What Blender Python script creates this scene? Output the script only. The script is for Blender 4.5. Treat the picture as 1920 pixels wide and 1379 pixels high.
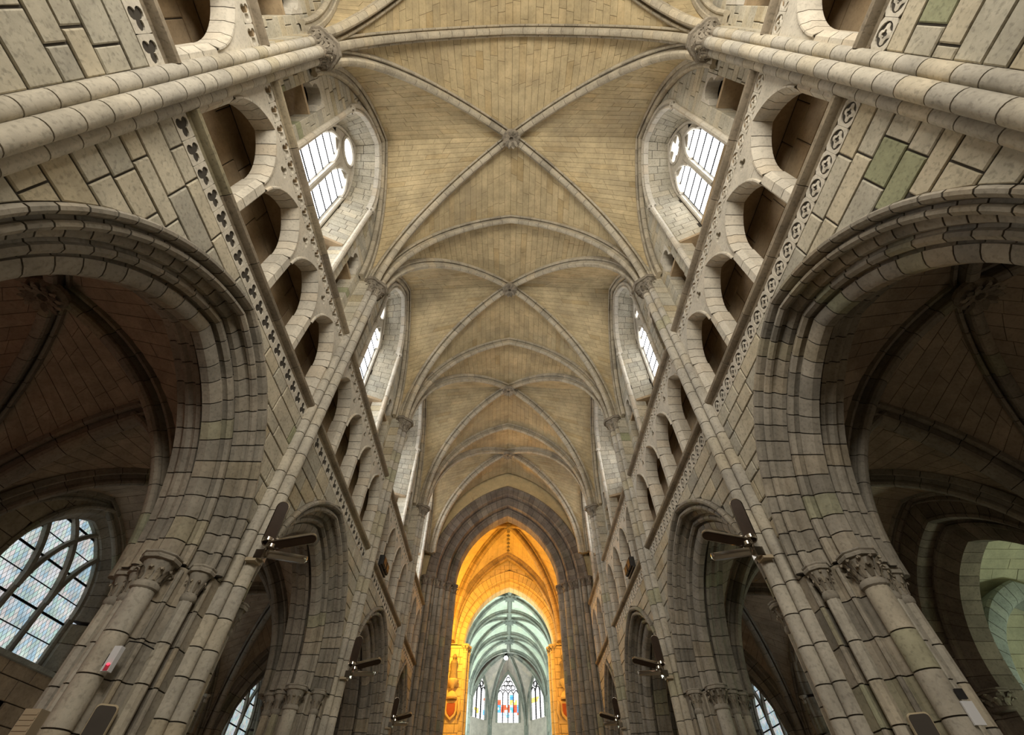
import bpy, math, random
import numpy as np

random.seed(11)
RNG = random.Random(11)
scene = bpy.context.scene
COL = scene.collection
for _o in list(bpy.data.objects):
    bpy.data.objects.remove(_o)

# ------------------------------------------------------------------ camera, world, light, exposure
CAMX, CAMZ, PITCH, YAW, FPX = -0.03, 1.6, 49.742, 0.763, 820.48
cam = bpy.data.cameras.new('camera')
cam.lens = 36.0 * FPX / 1920.0
cam.sensor_width = 36.0
cam.sensor_fit = 'HORIZONTAL'
cam.clip_start, cam.clip_end = 0.05, 300
camo = bpy.data.objects.new('camera', cam)
camo.location = (CAMX, 0, CAMZ)
camo.rotation_euler = (math.radians(90 + PITCH), 0, math.radians(-YAW))
COL.objects.link(camo)
scene.camera = camo

world = bpy.data.worlds.new('overcast_sky')
scene.world = world
world.use_nodes = True
_bg = world.node_tree.nodes['Background']
_bg.inputs[0].default_value = (0.80, 0.90, 1.0, 1)
_bg.inputs[1].default_value = 0.5

scene.view_settings.view_transform = 'Standard'
scene.view_settings.look = 'None'
scene.view_settings.gamma = 1
scene.view_settings.use_curve_mapping = False
scene.view_settings.exposure = 0.30


def area_light(name, loc, target, size, sizey, power, color):
    l = bpy.data.lights.new(name, 'AREA')
    l.shape = 'RECTANGLE'
    l.size, l.size_y, l.energy, l.color = size, sizey, power, color
    o = bpy.data.objects.new(name, l)
    o.location = loc
    from mathutils import Vector
    o.rotation_euler = (Vector(target) - Vector(loc)).to_track_quat('-Z', 'Y').to_euler()
    COL.objects.link(o)
    return o


def point_light(name, loc, power, color, r=0.3, spot=None, target=None, blend=0.3):
    l = bpy.data.lights.new(name, 'SPOT' if spot else 'POINT')
    l.energy, l.color, l.shadow_soft_size = power, color, r
    if spot:
        l.spot_size = math.radians(spot)
        l.spot_blend = blend
    o = bpy.data.objects.new(name, l)
    o.location = loc
    if target:
        from mathutils import Vector
        o.rotation_euler = (Vector(target) - Vector(loc)).to_track_quat('-Z', 'Y').to_euler()
    COL.objects.link(o)
    return o


# fill light added behind the viewer, lamps of crossing, choir and chapel
area_light('west_fill_light', (0, -5.8, 10.6), (0, 8, 16.0), 4.8, 6.0, 1650, (1.0, 0.94, 0.82))
point_light('crossing_lamp', (-3.0, 28.3, 11.6), 950, (1.0, 0.50, 0.055), 0.12)
point_light('crossing_lamp', (3.4, 27.6, 11.0), 240, (1.0, 0.45, 0.05), 0.2)
point_light('choir_lamp', (-2.6, 37.5, 12.0), 1050, (0.82, 1.0, 0.88), 0.4)
point_light('choir_lamp', (3.0, 43.5, 12.0), 1050, (0.82, 1.0, 0.88), 0.4)
point_light('choir_lamp', (-2.4, 50.0, 12.0), 900, (0.84, 1.0, 0.90), 0.4)
for _x, _y in ((-7.6, 3.2), (-7.6, 9.8), (7.7, 3.0), (7.7, 15.5), (-7.6, 16.0)):
    point_light('aisle_fill_light', (_x, _y, 2.3), 19, (1.0, 0.80, 0.60), 0.25)  # unseen fill lights added to brighten the aisles
point_light('votive_lamp', (-8.8, 2.2, 2.2), 16, (1.0, 0.18, 0.10), 0.2)
point_light('chapel_lamp', (13.6, 9.0, 3.2), 160, (0.86, 1.0, 0.78), 0.4)

# ------------------------------------------------------------------ numbers
WX = 4.22
YL = [-5.05, 0.92, 6.87, 12.91, 19.01, 23.63]
YR = [-5.35, 0.66, 6.68, 12.76, 18.90, 23.51]
PI = math.pi
_c, _s = math.cos(math.radians(PITCH)), math.sin(math.radians(PITCH))
_cy, _sy = math.cos(math.radians(YAW)), math.sin(math.radians(YAW))


def px(V):
    V = np.asarray(V, float)
    x, y, z = V[:, 0] - CAMX, V[:, 1], V[:, 2] - CAMZ
    xr = x * _cy - y * _sy
    yr = x * _sy + y * _cy
    d = yr * _c + z * _s
    up = -yr * _s + z * _c
    ok = d > 0.05
    d = np.where(ok, d, 1)
    return 960 + FPX * xr / d, 689.5 - FPX * up / d, ok


# ------------------------------------------------------------------ materials
def mat_new(name):
    m = bpy.data.materials.new(name)
    m.use_nodes = True
    nt = m.node_tree
    b = nt.nodes['Principled BSDF']
    return m, nt, b


def stone_mat(name, stops, mott=0.30, rough=0.88, pits=0.25, scale=1.0, bump=0.25, stain=None):
    """per-stone tint -> colour ramp, times two noises (mottling, pits); optional coloured stain blotches"""
    m, nt, b = mat_new(name)
    N, L = nt.nodes, nt.links
    at = N.new('ShaderNodeAttribute'); at.attribute_name = 'tint'
    rp = N.new('ShaderNodeValToRGB')
    el = rp.color_ramp.elements
    while len(el) < len(stops):
        el.new(0.5)
    for e, (p, c) in zip(el, stops):
        e.position = p
        e.color = (*c, 1)
    L.new(at.outputs['Fac'], rp.inputs[0])
    ge = N.new('ShaderNodeNewGeometry')
    n1 = N.new('ShaderNodeTexNoise'); n1.inputs['Scale'].default_value = 1.9 * scale
    n1.inputs['Detail'].default_value = 9; n1.inputs['Roughness'].default_value = 0.72
    n2 = N.new('ShaderNodeTexNoise'); n2.inputs['Scale'].default_value = 22 * scale
    n2.inputs['Detail'].default_value = 3
    L.new(ge.outputs['Position'], n1.inputs['Vector']); L.new(ge.outputs['Position'], n2.inputs['Vector'])
    r1 = N.new('ShaderNodeMapRange'); r1.inputs[1].default_value = 0.32; r1.inputs[2].default_value = 0.68
    r1.inputs[3].default_value = 1 - mott; r1.inputs[4].default_value = 1 + mott * 0.55
    L.new(n1.outputs['Fac'], r1.inputs[0])
    r2 = N.new('ShaderNodeMapRange'); r2.inputs[1].default_value = 0.30; r2.inputs[2].default_value = 0.48
    r2.inputs[3].default_value = 1 - pits; r2.inputs[4].default_value = 1.0
    L.new(n2.outputs['Fac'], r2.inputs[0])
    mu = N.new('ShaderNodeMath'); mu.operation = 'MULTIPLY'
    L.new(r1.outputs[0], mu.inputs[0]); L.new(r2.outputs[0], mu.inputs[1])
    vm = N.new('ShaderNodeVectorMath'); vm.operation = 'SCALE'
    L.new(rp.outputs[0], vm.inputs[0]); L.new(mu.outputs[0], vm.inputs['Scale'])
    out = vm.outputs[0]
    if stain:
        col, sc, lo, hi = stain
        n3 = N.new('ShaderNodeTexNoise'); n3.inputs['Scale'].default_value = sc; n3.inputs['Detail'].default_value = 7
        n3.inputs['Roughness'].default_value = 0.7
        L.new(ge.outputs['Position'], n3.inputs['Vector'])
        r3 = N.new('ShaderNodeMapRange'); r3.inputs[1].default_value = lo; r3.inputs[2].default_value = hi
        L.new(n3.outputs['Fac'], r3.inputs[0])
        mx = N.new('ShaderNodeMix'); mx.data_type = 'RGBA'
        L.new(r3.outputs[0], mx.inputs[0]); L.new(out, mx.inputs[6]); mx.inputs[7].default_value = (*col, 1)
        out = mx.outputs[2]
    L.new(out, b.inputs['Base Color'])
    b.inputs['Roughness'].default_value = rough
    b.inputs['Specular IOR Level'].default_value = 0.25
    bp = N.new('ShaderNodeBump'); bp.inputs['Strength'].default_value = bump; bp.inputs['Distance'].default_value = 0.02
    L.new(mu.outputs[0], bp.inputs['Height']); L.new(bp.outputs[0], b.inputs['Normal'])
    return m


def plain_mat(name, col, rough=0.7, metal=0.0, noise=0.0):
    m, nt, b = mat_new(name)
    b.inputs['Base Color'].default_value = (*col, 1)
    b.inputs['Roughness'].default_value = rough
    b.inputs['Metallic'].default_value = metal
    N, L = nt.nodes, nt.links
    ge = N.new('ShaderNodeNewGeometry')
    n1 = N.new('ShaderNodeTexNoise'); n1.inputs['Scale'].default_value = 6
    L.new(ge.outputs['Position'], n1.inputs['Vector'])
    r1 = N.new('ShaderNodeMapRange'); r1.inputs[3].default_value = 1 - noise; r1.inputs[4].default_value = 1 + noise
    L.new(n1.outputs['Fac'], r1.inputs[0])
    vm = N.new('ShaderNodeVectorMath'); vm.operation = 'SCALE'; vm.inputs[0].default_value = col
    L.new(r1.outputs[0], vm.inputs['Scale']); L.new(vm.outputs[0], b.inputs['Base Color'])
    return m


def glass_mat(name, stops, strength):
    """leaded glass with the day behind it: colour by pane"""
    m, nt, b = mat_new(name)
    N, L = nt.nodes, nt.links
    at = N.new('ShaderNodeAttribute'); at.attribute_name = 'tint'
    rp = N.new('ShaderNodeValToRGB')
    el = rp.color_ramp.elements
    while len(el) < len(stops):
        el.new(0.5)
    for e, (p, c) in zip(el, stops):
        e.position = p; e.color = (*c, 1)
    L.new(at.outputs['Fac'], rp.inputs[0])
    ge = N.new('ShaderNodeNewGeometry')
    n1 = N.new('ShaderNodeTexNoise'); n1.inputs['Scale'].default_value = 3
    L.new(ge.outputs['Position'], n1.inputs['Vector'])
    r1 = N.new('ShaderNodeMapRange'); r1.inputs[1].default_value = .3; r1.inputs[2].default_value = .7
    r1.inputs[3].default_value = strength * 0.75; r1.inputs[4].default_value = strength * 1.2
    L.new(n1.outputs['Fac'], r1.inputs[0])
    b.inputs['Base Color'].default_value = (.05, .05, .05, 1)
    b.inputs['Roughness'].default_value = 0.15
    L.new(rp.outputs[0], b.inputs['Emission Color']); L.new(r1.outputs[0], b.inputs['Emission Strength'])
    return m


GREY = [(0.0, (.38, .355, .295)), (.3, (.47, .435, .35)), (.5, (.53, .48, .375)), (.72, (.54, .47, .34)), (.86, (.46, .385, .255)),
        (.93, (.42, .37, .25)), (.97, (.33, .335, .21))]
M = {}
M['wall'] = stone_mat('wall_ashlar_stone', GREY, .28, pits=.3)
M['carved'] = stone_mat('carved_pale_stone', [(0, (.50, .46, .39)), (.5, (.60, .55, .46)), (1, (.56, .48, .37))], .22, pits=.2)
M['shaft'] = stone_mat('shaft_stone', [(0, (.40, .37, .32)), (.45, (.50, .46, .385)), (.8, (.50, .435, .325)), (.97, (.42, .40, .28))], .30, pits=.25)
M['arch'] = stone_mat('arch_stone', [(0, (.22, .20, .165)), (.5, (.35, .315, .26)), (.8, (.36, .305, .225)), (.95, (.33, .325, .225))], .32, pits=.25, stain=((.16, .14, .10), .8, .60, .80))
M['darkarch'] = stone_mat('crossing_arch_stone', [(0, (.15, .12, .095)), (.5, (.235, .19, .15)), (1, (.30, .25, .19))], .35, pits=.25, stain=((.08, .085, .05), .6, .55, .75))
M['vault'] = stone_mat('vault_web_stone', [(0, (.44, .35, .205)), (.4, (.53, .425, .25)), (.75, (.56, .44, .255)), (1, (.46, .345, .18))], .30, pits=.12, scale=.7, bump=.12, stain=((.33, .265, .17), .40, .50, .78))
M['rib'] = stone_mat('rib_stone', [(0, (.36, .315, .24)), (.5, (.50, .44, .335)), (1, (.55, .465, .33))], .3, pits=.2)
M['brown'] = stone_mat('gallery_brown_stone', [(0, (.36, .265, .16)), (.5, (.43, .32, .20)), (1, (.48, .37, .235))], .30, pits=.15)
M['aislevault'] = stone_mat('aisle_vault_stone', [(0, (.38, .31, .23)), (.5, (.45, .37, .28)), (1, (.49, .40, .30))], .3, pits=.15, stain=((.26, .19, .135), .5, .52, .75))
M['aislewall'] = stone_mat('aisle_wall_stone', [(0, (.34, .285, .215)), (.5, (.42, .35, .265)), (1, (.46, .375, .265))], .35, pits=.2)
M['choir'] = stone_mat('choir_plaster', [(0, (.52, .56, .50)), (.5, (.60, .64, .57)), (1, (.62, .63, .54))], .2, pits=.1)
M['choirrib'] = stone_mat('choir_rib_stone', [(0, (.19, .20, .19)), (.5, (.26, .265, .245)), (1, (.32, .31, .27))], .3, pits=.2)
M['apse'] = stone_mat('apse_stone', [(0, (.42, .37, .35)), (.5, (.52, .45, .42)), (1, (.54, .46, .40))], .25, pits=.15)
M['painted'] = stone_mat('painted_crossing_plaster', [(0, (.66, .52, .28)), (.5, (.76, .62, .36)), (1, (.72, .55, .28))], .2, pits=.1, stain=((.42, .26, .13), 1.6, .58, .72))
M['crossrib'] = stone_mat('crossing_rib_stone', [(0, (.36, .26, .14)), (.5, (.46, .34, .19)), (1, (.52, .40, .24))], .3, pits=.2)
M['string'] = stone_mat('string_course_stone', [(0, (.22, .18, .13)), (.5, (.31, .255, .185)), (.86, (.34, .28, .19)), (1, (.27, .27, .16))], .35, pits=.3)  # stone colour darkened to stand for the shade on the string's underside
M['mortar'] = plain_mat('dark_joint_mortar', (.05, .042, .032), .95, 0, .3)
M['vmortar'] = plain_mat('vault_joint_mortar', (.15, .11, .06), .95, 0, .3)
M['amortar'] = plain_mat('aisle_joint_mortar', (.085, .062, .045), .95, 0, .3)
M['leaf'] = stone_mat('carved_foliage_stone', [(0, (.16, .135, .10)), (.5, (.29, .25, .195)), (1, (.38, .33, .25))], .4, pits=.35, scale=1.5)
M['iron'] = plain_mat('black_iron', (.012, .012, .013), .5, .6, .2)
M['lead'] = plain_mat('lead_came', (.035, .037, .042), .6, .3, .2)
M['chrome'] = plain_mat('polished_lamp_metal', (.62, .58, .52), .16, 1.0, .05)
M['lampdark'] = plain_mat('dark_lamp_glass', (.045, .028, .018), .35, .0, .3)
M['lampdark'].node_tree.nodes['Principled BSDF'].inputs['Specular IOR Level'].default_value = .15
M['black'] = plain_mat('black_plastic', (.02, .02, .021), .45, 0, .1)
M['panel'] = plain_mat('brown_speaker_cloth', (.055, .045, .036), .8, 0, .15)
M['white'] = plain_mat('white_plastic', (.72, .73, .76), .4, 0, .04)
M['beige'] = plain_mat('beige_speaker_side', (.42, .34, .23), .6, 0, .1)
M['gold'] = plain_mat('pale_panel_edge', (.46, .38, .25), .5, 0, .05)
M['floor'] = plain_mat('floor_stone', (.20, .175, .14), .6, 0, .15)
M['chapel'] = stone_mat('chapel_plaster', [(0, (.50, .48, .36)), (1, (.58, .54, .38))], .25, pits=.1)
M['chapelstone'] = stone_mat('chapel_arch_stone', [(0, (.26, .29, .28)), (.5, (.36, .39, .37)), (1, (.42, .43, .39))], .3)
M['clear'] = glass_mat('clerestory_glass', [(0, (.88, .94, 1.0)), (.5, (1, 1, 1)), (1, (.97, .98, 1.0))], 5.5)
M['diamond'] = glass_mat('aisle_diamond_glass', [(0, (.50, .74, .90)), (.2, (.66, .84, .92)), (.4, (.86, .88, .92)), (.55, (.93, .84, .82)), (.7, (.80, .92, .82)), (.85, (.60, .86, .80)), (1, (.95, .90, .88))], 0.62)
M['stained'] = glass_mat('stained_glass', [(0, (.85, .05, .02)), (.10, (.9, .12, .04)), (.14, (1, .97, .95)), (.55, (1, 1, 1)), (.70, (.93, .93, 1)), (.74, (1, .55, .06)), (.84, (.95, .70, .15)), (.88, (.05, .25, .85)), (.95, (.10, .45, .95)), (1, (.75, .85, 1))], 2.2)
_m, _nt, _b = mat_new('glowing_lamp'); _b.inputs['Emission Color'].default_value = (1, .96, .92, 1); _b.inputs['Emission Strength'].default_value = 40
M['glow'] = _m
_m, _nt, _b = mat_new('red_diode'); _b.inputs['Base Color'].default_value = (.6, .03, .05, 1); _b.inputs['Emission Color'].default_value = (1, .05, .10, 1); _b.inputs['Emission Strength'].default_value = 1.5
M['red'] = _m


# ------------------------------------------------------------------ object helpers
WLOC = {}


def mk(name, V, F, mat, parent=None, tint=None, smooth=True, angle=32):
    V = np.asarray(V, float)
    o_ = (V.min(0) + V.max(0)) / 2
    me = bpy.data.meshes.new(name)
    me.from_pydata((V - o_).tolist(), [], F)
    me.materials.append(M[mat] if isinstance(mat, str) else mat)
    a = me.attributes.new('tint', 'FLOAT', 'FACE')
    n = len(me.polygons)
    if tint is None:
        tint = 0.5
    a.data.foreach_set('value', np.full(n, tint, 'f') if np.isscalar(tint) else np.asarray(tint, 'f'))
    if smooth:
        me.polygons.foreach_set('use_smooth', np.ones(n, bool))
        me.set_sharp_from_angle(angle=math.radians(angle))
    o = bpy.data.objects.new(name, me)
    COL.objects.link(o)
    wl = np.array(o_)
    WLOC[o.name] = wl
    if parent is not None:
        o.parent = parent
        o.location = wl - WLOC[parent.name]
    else:
        o.location = wl
    return o


def empty(name, loc, parent=None):
    o = bpy.data.objects.new(name, None)
    o.empty_display_size = 0.3
    COL.objects.link(o)
    WLOC[o.name] = np.array(loc, float)
    if parent is not None:
        o.parent = parent
        o.location = WLOC[o.name] - WLOC[parent.name]
    else:
        o.location = loc
    return o


def tag(o, label=None, cat=None, group=None, kind=None):
    if label: o['label'] = label
    if cat: o['category'] = cat
    if group: o['group'] = group
    if kind: o['kind'] = kind
    return o


def join(pieces):
    Vs, Fs, T, n = [], [], [], 0
    for V, F, t in pieces:
        Vs.append(np.asarray(V, float))
        Fs += [tuple(i + n for i in f) for f in F]
        T += [t] * len(F)
        n += len(V)
    return np.concatenate(Vs), Fs, T


def emit(name, parent, mat, pieces, maxn=300, minpx=10, smooth=False):
    """the largest pieces in the picture become objects of their own, the rest one joined part"""
    if not pieces:
        return
    sc = []
    for i, (V, F, t) in enumerate(pieces):
        u, v, ok = px(V)
        a = 0
        if ok.all():
            u0, u1, v0, v1 = u.min(), u.max(), v.min(), v.max()
            if u1 > 0 and u0 < 1920 and v1 > 0 and v0 < 1379 and max(u1 - u0, v1 - v0) >= minpx:
                a = (u1 - u0) * (v1 - v0)
        elif ok.any():
            a = 1
        sc.append((a, i))
    sc.sort(reverse=True)
    big = [i for a, i in sc[:maxn] if a > 45]
    bs = set(big)
    for i in big:
        V, F, t = pieces[i]
        mk(name, V, F, mat, parent, t, smooth)
    rest = [p for i, p in enumerate(pieces) if i not in bs]
    if rest:
        V, F, T = join(rest)
        o = mk(name, V, F, mat, parent, T, smooth)
        if len(rest) > 1:
            o['kind'] = 'stuff'


def tnt():
    r = RNG.random()
    if r < .02: return RNG.uniform(.95, 1.0)
    if r < .07: return RNG.uniform(.84, .93)
    return min(.82, max(0, RNG.gauss(.46, .17)))


def tnt2():
    return min(.85, max(0, RNG.gauss(.46, .2)))


# ------------------------------------------------------------------ shape helpers
def grid_faces(nr, nc, closed):
    F = []
    for i in range(nr - 1):
        for j in range(nc if closed else nc - 1):
            k = (j + 1) % nc
            F.append((i * nc + j, i * nc + k, (i + 1) * nc + k, (i + 1) * nc + j))
    return F


def loft(rings, closed=True, caps=True):
    nr, nc = len(rings), len(rings[0])
    V = np.concatenate([np.asarray(r, float) for r in rings])
    F = grid_faces(nr, nc, closed)
    if caps and closed:
        F.append(tuple(range(nc))[::-1])
        F.append(tuple((nr - 1) * nc + j for j in range(nc)))
    return V, F


def prism(P, off, bev=0.0):
    """extruded polygon P (n,3) by vector off, front edges chamfered"""
    P = np.asarray(P, float)
    off = np.asarray(off, float)
    n = len(P)
    if bev > 0:
        c = P.mean(0)
        d = np.linalg.norm(off)
        u = off / d
        r = P - c
        ln = np.linalg.norm(r, axis=1, keepdims=True) + 1e-9
        inner = c + r * np.maximum(0.5, (ln - bev * 1.4) / ln)
        V = np.concatenate([inner, P + u * bev, P + off])
        F = [tuple(range(n))]
        for i in range(n):
            j = (i + 1) % n
            F.append((i, n + i, n + j, j))
            F.append((n + i, 2 * n + i, 2 * n + j, n + j))
        return V, F
    V = np.concatenate([P, P + off])
    F = [tuple(range(n)), tuple(range(2 * n - 1, n - 1, -1))]
    for i in range(n):
        j = (i + 1) % n
        F.append((i, n + i, n + j, j))
    return V, F


def box(c, s, ax=None):
    c = np.asarray(c, float)
    A = np.eye(3) if ax is None else np.asarray(ax, float)
    V = [c + A[0] * s[0] * a / 2 + A[1] * s[1] * b / 2 + A[2] * s[2] * d / 2 for a in (-1, 1) for b in (-1, 1) for d in (-1, 1)]
    return np.array(V), [(0, 1, 3, 2), (4, 6, 7, 5), (0, 4, 5, 1), (2, 3, 7, 6), (0, 2, 6, 4), (1, 5, 7, 3)]


def clip(poly, nx, ny, d):
    """keep nx*x+ny*y <= d"""
    out = []
    n = len(poly)
    for i in range(n):
        a, b = poly[i], poly[(i + 1) % n]
        fa, fb = nx * a[0] + ny * a[1] - d, nx * b[0] + ny * b[1] - d
        if fa <= 0: out.append(a)
        if (fa < 0 < fb) or (fb < 0 < fa):
            t = fa / (fa - fb)
            out.append((a[0] + (b[0] - a[0]) * t, a[1] + (b[1] - a[1]) * t))
    return out


def parea(p):
    return abs(sum(p[i][0] * p[(i + 1) % len(p)][1] - p[(i + 1) % len(p)][0] * p[i][1] for i in range(len(p)))) / 2


def clip_convex(poly, cv):
    """clip by convex polygon cv given counter-clockwise"""
    n = len(cv)
    for i in range(n):
        (x0, y0), (x1, y1) = cv[i], cv[(i + 1) % n]
        ex, ey = x1 - x0, y1 - y0
        poly = clip(poly, ey, -ex, ey * x0 - ex * y0)
        if len(poly) < 3: return []
    return poly


def side_map(s, wx):
    return lambda y, z, p: (s * (wx - p), y, z)


def front_map(Y0):
    return lambda x, z, p: (x, Y0 - p, z)


def mapped(mp, pts, p=0.0):
    return np.array([mp(a, b, p) for a, b in pts])


class Arch:
    """pointed arch: centre y0, springing zs, half width hw, centres moved c beyond the axis"""
    def __init__(s, y0, zs, hw, rise):
        s.y0, s.zs, s.hw = y0, zs, hw
        s.c = max((rise * rise - hw * hw) / (2 * hw), 0.0)
        s.R = hw + s.c

    def ext(s, z, q=0.0):
        """half width at height z, q inside the outer line"""
        R = s.R - q
        if z <= s.zs: return s.hw - q
        d = z - s.zs
        return max(0.0, math.sqrt(max(R * R - d * d, 0)) - s.c) if d < R else 0.0

    def apex(s, q=0.0):
        return s.zs + math.sqrt((s.R - q) ** 2 - s.c ** 2)

    def pt(s, q, t, sg):
        r = s.R - q
        f = t * math.acos(min(1, s.c / r))
        return s.y0 + sg * (r * math.cos(f) - s.c), s.zs + r * math.sin(f)

    def curve(s, q, n, sg):
        return [s.pt(q, i / n, sg) for i in range(n + 1)]

    def outline(s, q, z0, n=8):
        """closed outline of the opening from z0 up, counter-clockwise"""
        a = [s.pt(q, i / n, 1) for i in range(n + 1)]
        b = [s.pt(q, i / n, -1) for i in range(n)][::-1]
        return [(s.y0 - s.hw + q, z0), (s.y0 + s.hw - q, z0)] + a + b


def arch_stones(mp, A, prof, nv, gap=0.018, seg=2, sgs=(-1, 1), tfun=None, jit=0.12):
    out = []
    ln = A.R * math.acos(min(1, A.c / A.R))
    g = gap / ln / 2
    for sg in sgs:
        br = [0.0] + [(i + RNG.uniform(-jit, jit)) / nv for i in range(1, nv)] + [1.0]
        for i in range(nv):
            t0, t1 = br[i] + g, br[i + 1] - (g if i < nv - 1 else g * .6)
            rings = []
            for k in range(seg + 1):
                t = t0 + (t1 - t0) * k / seg
                rings.append([mp(*A.pt(q, t, sg), p) for q, p in prof])
            V, F = loft(rings)
            out.append((V, F, (tfun or tnt)()))
    return out


def inset_poly(prof, d):
    P = np.asarray(prof, float)
    e = np.roll(P, -1, 0) - P
    e /= np.linalg.norm(e, axis=1, keepdims=True) + 1e-9
    area = np.sum(P[:, 0] * np.roll(P[:, 1], -1) - np.roll(P[:, 0], -1) * P[:, 1])
    nrm = np.stack([-e[:, 1], e[:, 0]], 1) * (1 if area > 0 else -1)
    m = nrm + np.roll(nrm, 1, 0)
    k = np.maximum((m * m).sum(1, keepdims=True), .7)
    return P + m * (2 * d / k)


def arch_core(mp, A, prof, n=14, inset=0.012):
    pr = inset_poly(prof, inset)
    out = []
    for sg in (-1, 1):
        V, F = loft([[mp(*A.pt(q, i / n, sg), p) for q, p in pr] for i in range(n + 1)])
        out.append((V, F, .5))
    return out


def courses(z0, z1, ch, jit=.15):
    n = max(1, round((z1 - z0) / ch))
    return [z0] + [z0 + (z1 - z0) * (i + RNG.uniform(-jit, jit)) / n for i in range(1, n)] + [z1]


def ashlar(mp, z0, z1, lo, hi, ch=.33, ln=(.4, .9), depth=.10, gap=.024, bev=.012, rough=.006, skip=None, tf=None, zs=None):
    """coursed blocks between the lines lo(z) and hi(z) on a wall plane"""
    out = []
    zs = zs or courses(z0, z1, ch)
    g = gap / 2
    for a, b in zip(zs[:-1], zs[1:]):
        l0, l1, h0, h1 = lo(a), lo(b), hi(a), hi(b)
        y = min(l0, l1) - RNG.uniform(0, ln[0])
        ye = max(h0, h1)
        while y < ye:
            w = RNG.uniform(*ln)
            r = [(y + g, a + g), (y + w - g, a + g), (y + w - g, b - g), (y + g, b - g)]
            dy, dz = l1 - l0, b - a
            k = math.hypot(dy, dz)
            r = clip(r, -dz / k, dy / k, (-dz * l0 + dy * a) / k - g)
            if len(r) > 2:
                dy = h1 - h0
                k = math.hypot(dy, dz)
                r = clip(r, dz / k, -dy / k, (dz * h0 - dy * a) / k - g)
            y += w
            if len(r) < 3 or parea(r) < .006: continue
            cy, cz = sum(p[0] for p in r) / len(r), sum(p[1] for p in r) / len(r)
            if skip and skip(cy, cz): continue
            p0 = RNG.uniform(0, rough)
            P = mapped(mp, r, p0)
            off = np.array(mp(cy, cz, p0 - depth)) - np.array(mp(cy, cz, p0))
            V, F = prism(P, off, bev)
            out.append((V, F, (tf or tnt)()))
    return out


def plate(mp, poly, p0, p1):
    P = mapped(mp, poly, p0)
    return prism(P, np.array(mp(0, 0, p1)) - np.array(mp(0, 0, p0)))


def vsweep(prof, zs, gap=.016, tf=None):
    """plan outline (x,y) carried up in courses"""
    out = []
    for a, b in zip(zs[:-1], zs[1:]):
        V, F = loft([[(x, y, z) for x, y in prof] for z in (a + gap / 2, b - gap / 2)])
        out.append((V, F, (tf or tnt)()))
    return out


def vcore(prof, z0, z1, inset=.014):
    q = inset_poly(prof, min(inset, .2 * math.sqrt(parea([tuple(v) for v in prof]))))
    V, F = loft([[(x, y, z) for x, y in q] for z in (z0, z1)])
    return V, F, .5


def circ(cx, cy, r, a0=0, a1=360, n=14):
    full = abs(a1 - a0) >= 360
    k = n if full else n - 1
    return [(cx + r * math.cos(math.radians(a0 + (a1 - a0) * i / k)), cy + r * math.sin(math.radians(a0 + (a1 - a0) * i / k))) for i in range(n)]


def lathe(c, prof, n=14, a0=0):
    """prof (r,z) about the vertical through c"""
    return loft([[(c[0] + r * math.cos(a0 + 2 * PI * i / n), c[1] + r * math.sin(a0 + 2 * PI * i / n), c[2] + z) for i in range(n)] for r, z in prof])


def tube(pts, r, n=8):
    pts = [np.asarray(p, float) for p in pts]
    rings = []
    for i, p in enumerate(pts):
        t = pts[min(i + 1, len(pts) - 1)] - pts[max(i - 1, 0)]
        t /= np.linalg.norm(t)
        a = np.cross(t, (0, 0, 1) if abs(t[2]) < .9 else (1, 0, 0)); a /= np.linalg.norm(a)
        b = np.cross(t, a)
        rr = r[i] if hasattr(r, '__len__') else r
        rings.append([p + rr * (math.cos(2 * PI * k / n) * a + math.sin(2 * PI * k / n) * b) for k in range(n)])
    return loft(rings)


def resample(P, n):
    P = np.asarray(P, float)
    d = np.concatenate([[0], np.cumsum(np.linalg.norm(np.diff(P, axis=0), axis=1))])
    t = np.linspace(0, d[-1], n)
    return np.stack([np.interp(t, d, P[:, k]) for k in range(3)], 1), d[-1]


def spring_curve(A, B, n=40):
    """vault line from springer A (vertical start) to crown B"""
    A, B = np.asarray(A, float), np.asarray(B, float)
    L = math.hypot(B[0] - A[0], B[1] - A[1])
    h = B[2] - A[2]
    d = (B - A)[:2] / L
    pts = []
    if h >= L:
        R = (L * L + h * h) / (2 * L)
        th = math.asin(min(1, h / R))
        for i in range(n + 1):
            f = th * i / n
            pts.append((R - R * math.cos(f), R * math.sin(f)))
    else:
        for i in range(n + 1):
            f = PI / 2 * i / n
            pts.append((L * (1 - math.cos(f)), h * math.sin(f)))
    return np.array([(A[0] + d[0] * u, A[1] + d[1] * u, A[2] + z) for u, z in pts])


def rib_frames(P):
    T = np.gradient(P, axis=0)
    T /= np.linalg.norm(T, axis=1, keepdims=True)
    h = P[-1] - P[0]
    lat = np.array([-h[1], h[0], 0]); lat /= np.linalg.norm(lat)
    N = np.cross(T, lat)
    N /= np.linalg.norm(N, axis=1, keepdims=True)
    if N[-1][2] > 0: N = -N          # downwards, to the room
    return lat, N


_H = [(.158, -.04), (.158, .085), (.140, .10), (.112, .10), (.100, .02), (.066, .02), (.054, .175), (.082, .205), (.092, .25), (.070, .295), (.025, .315)]
RIB = [(-x, y) for x, y in _H] + _H[::-1]


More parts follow.
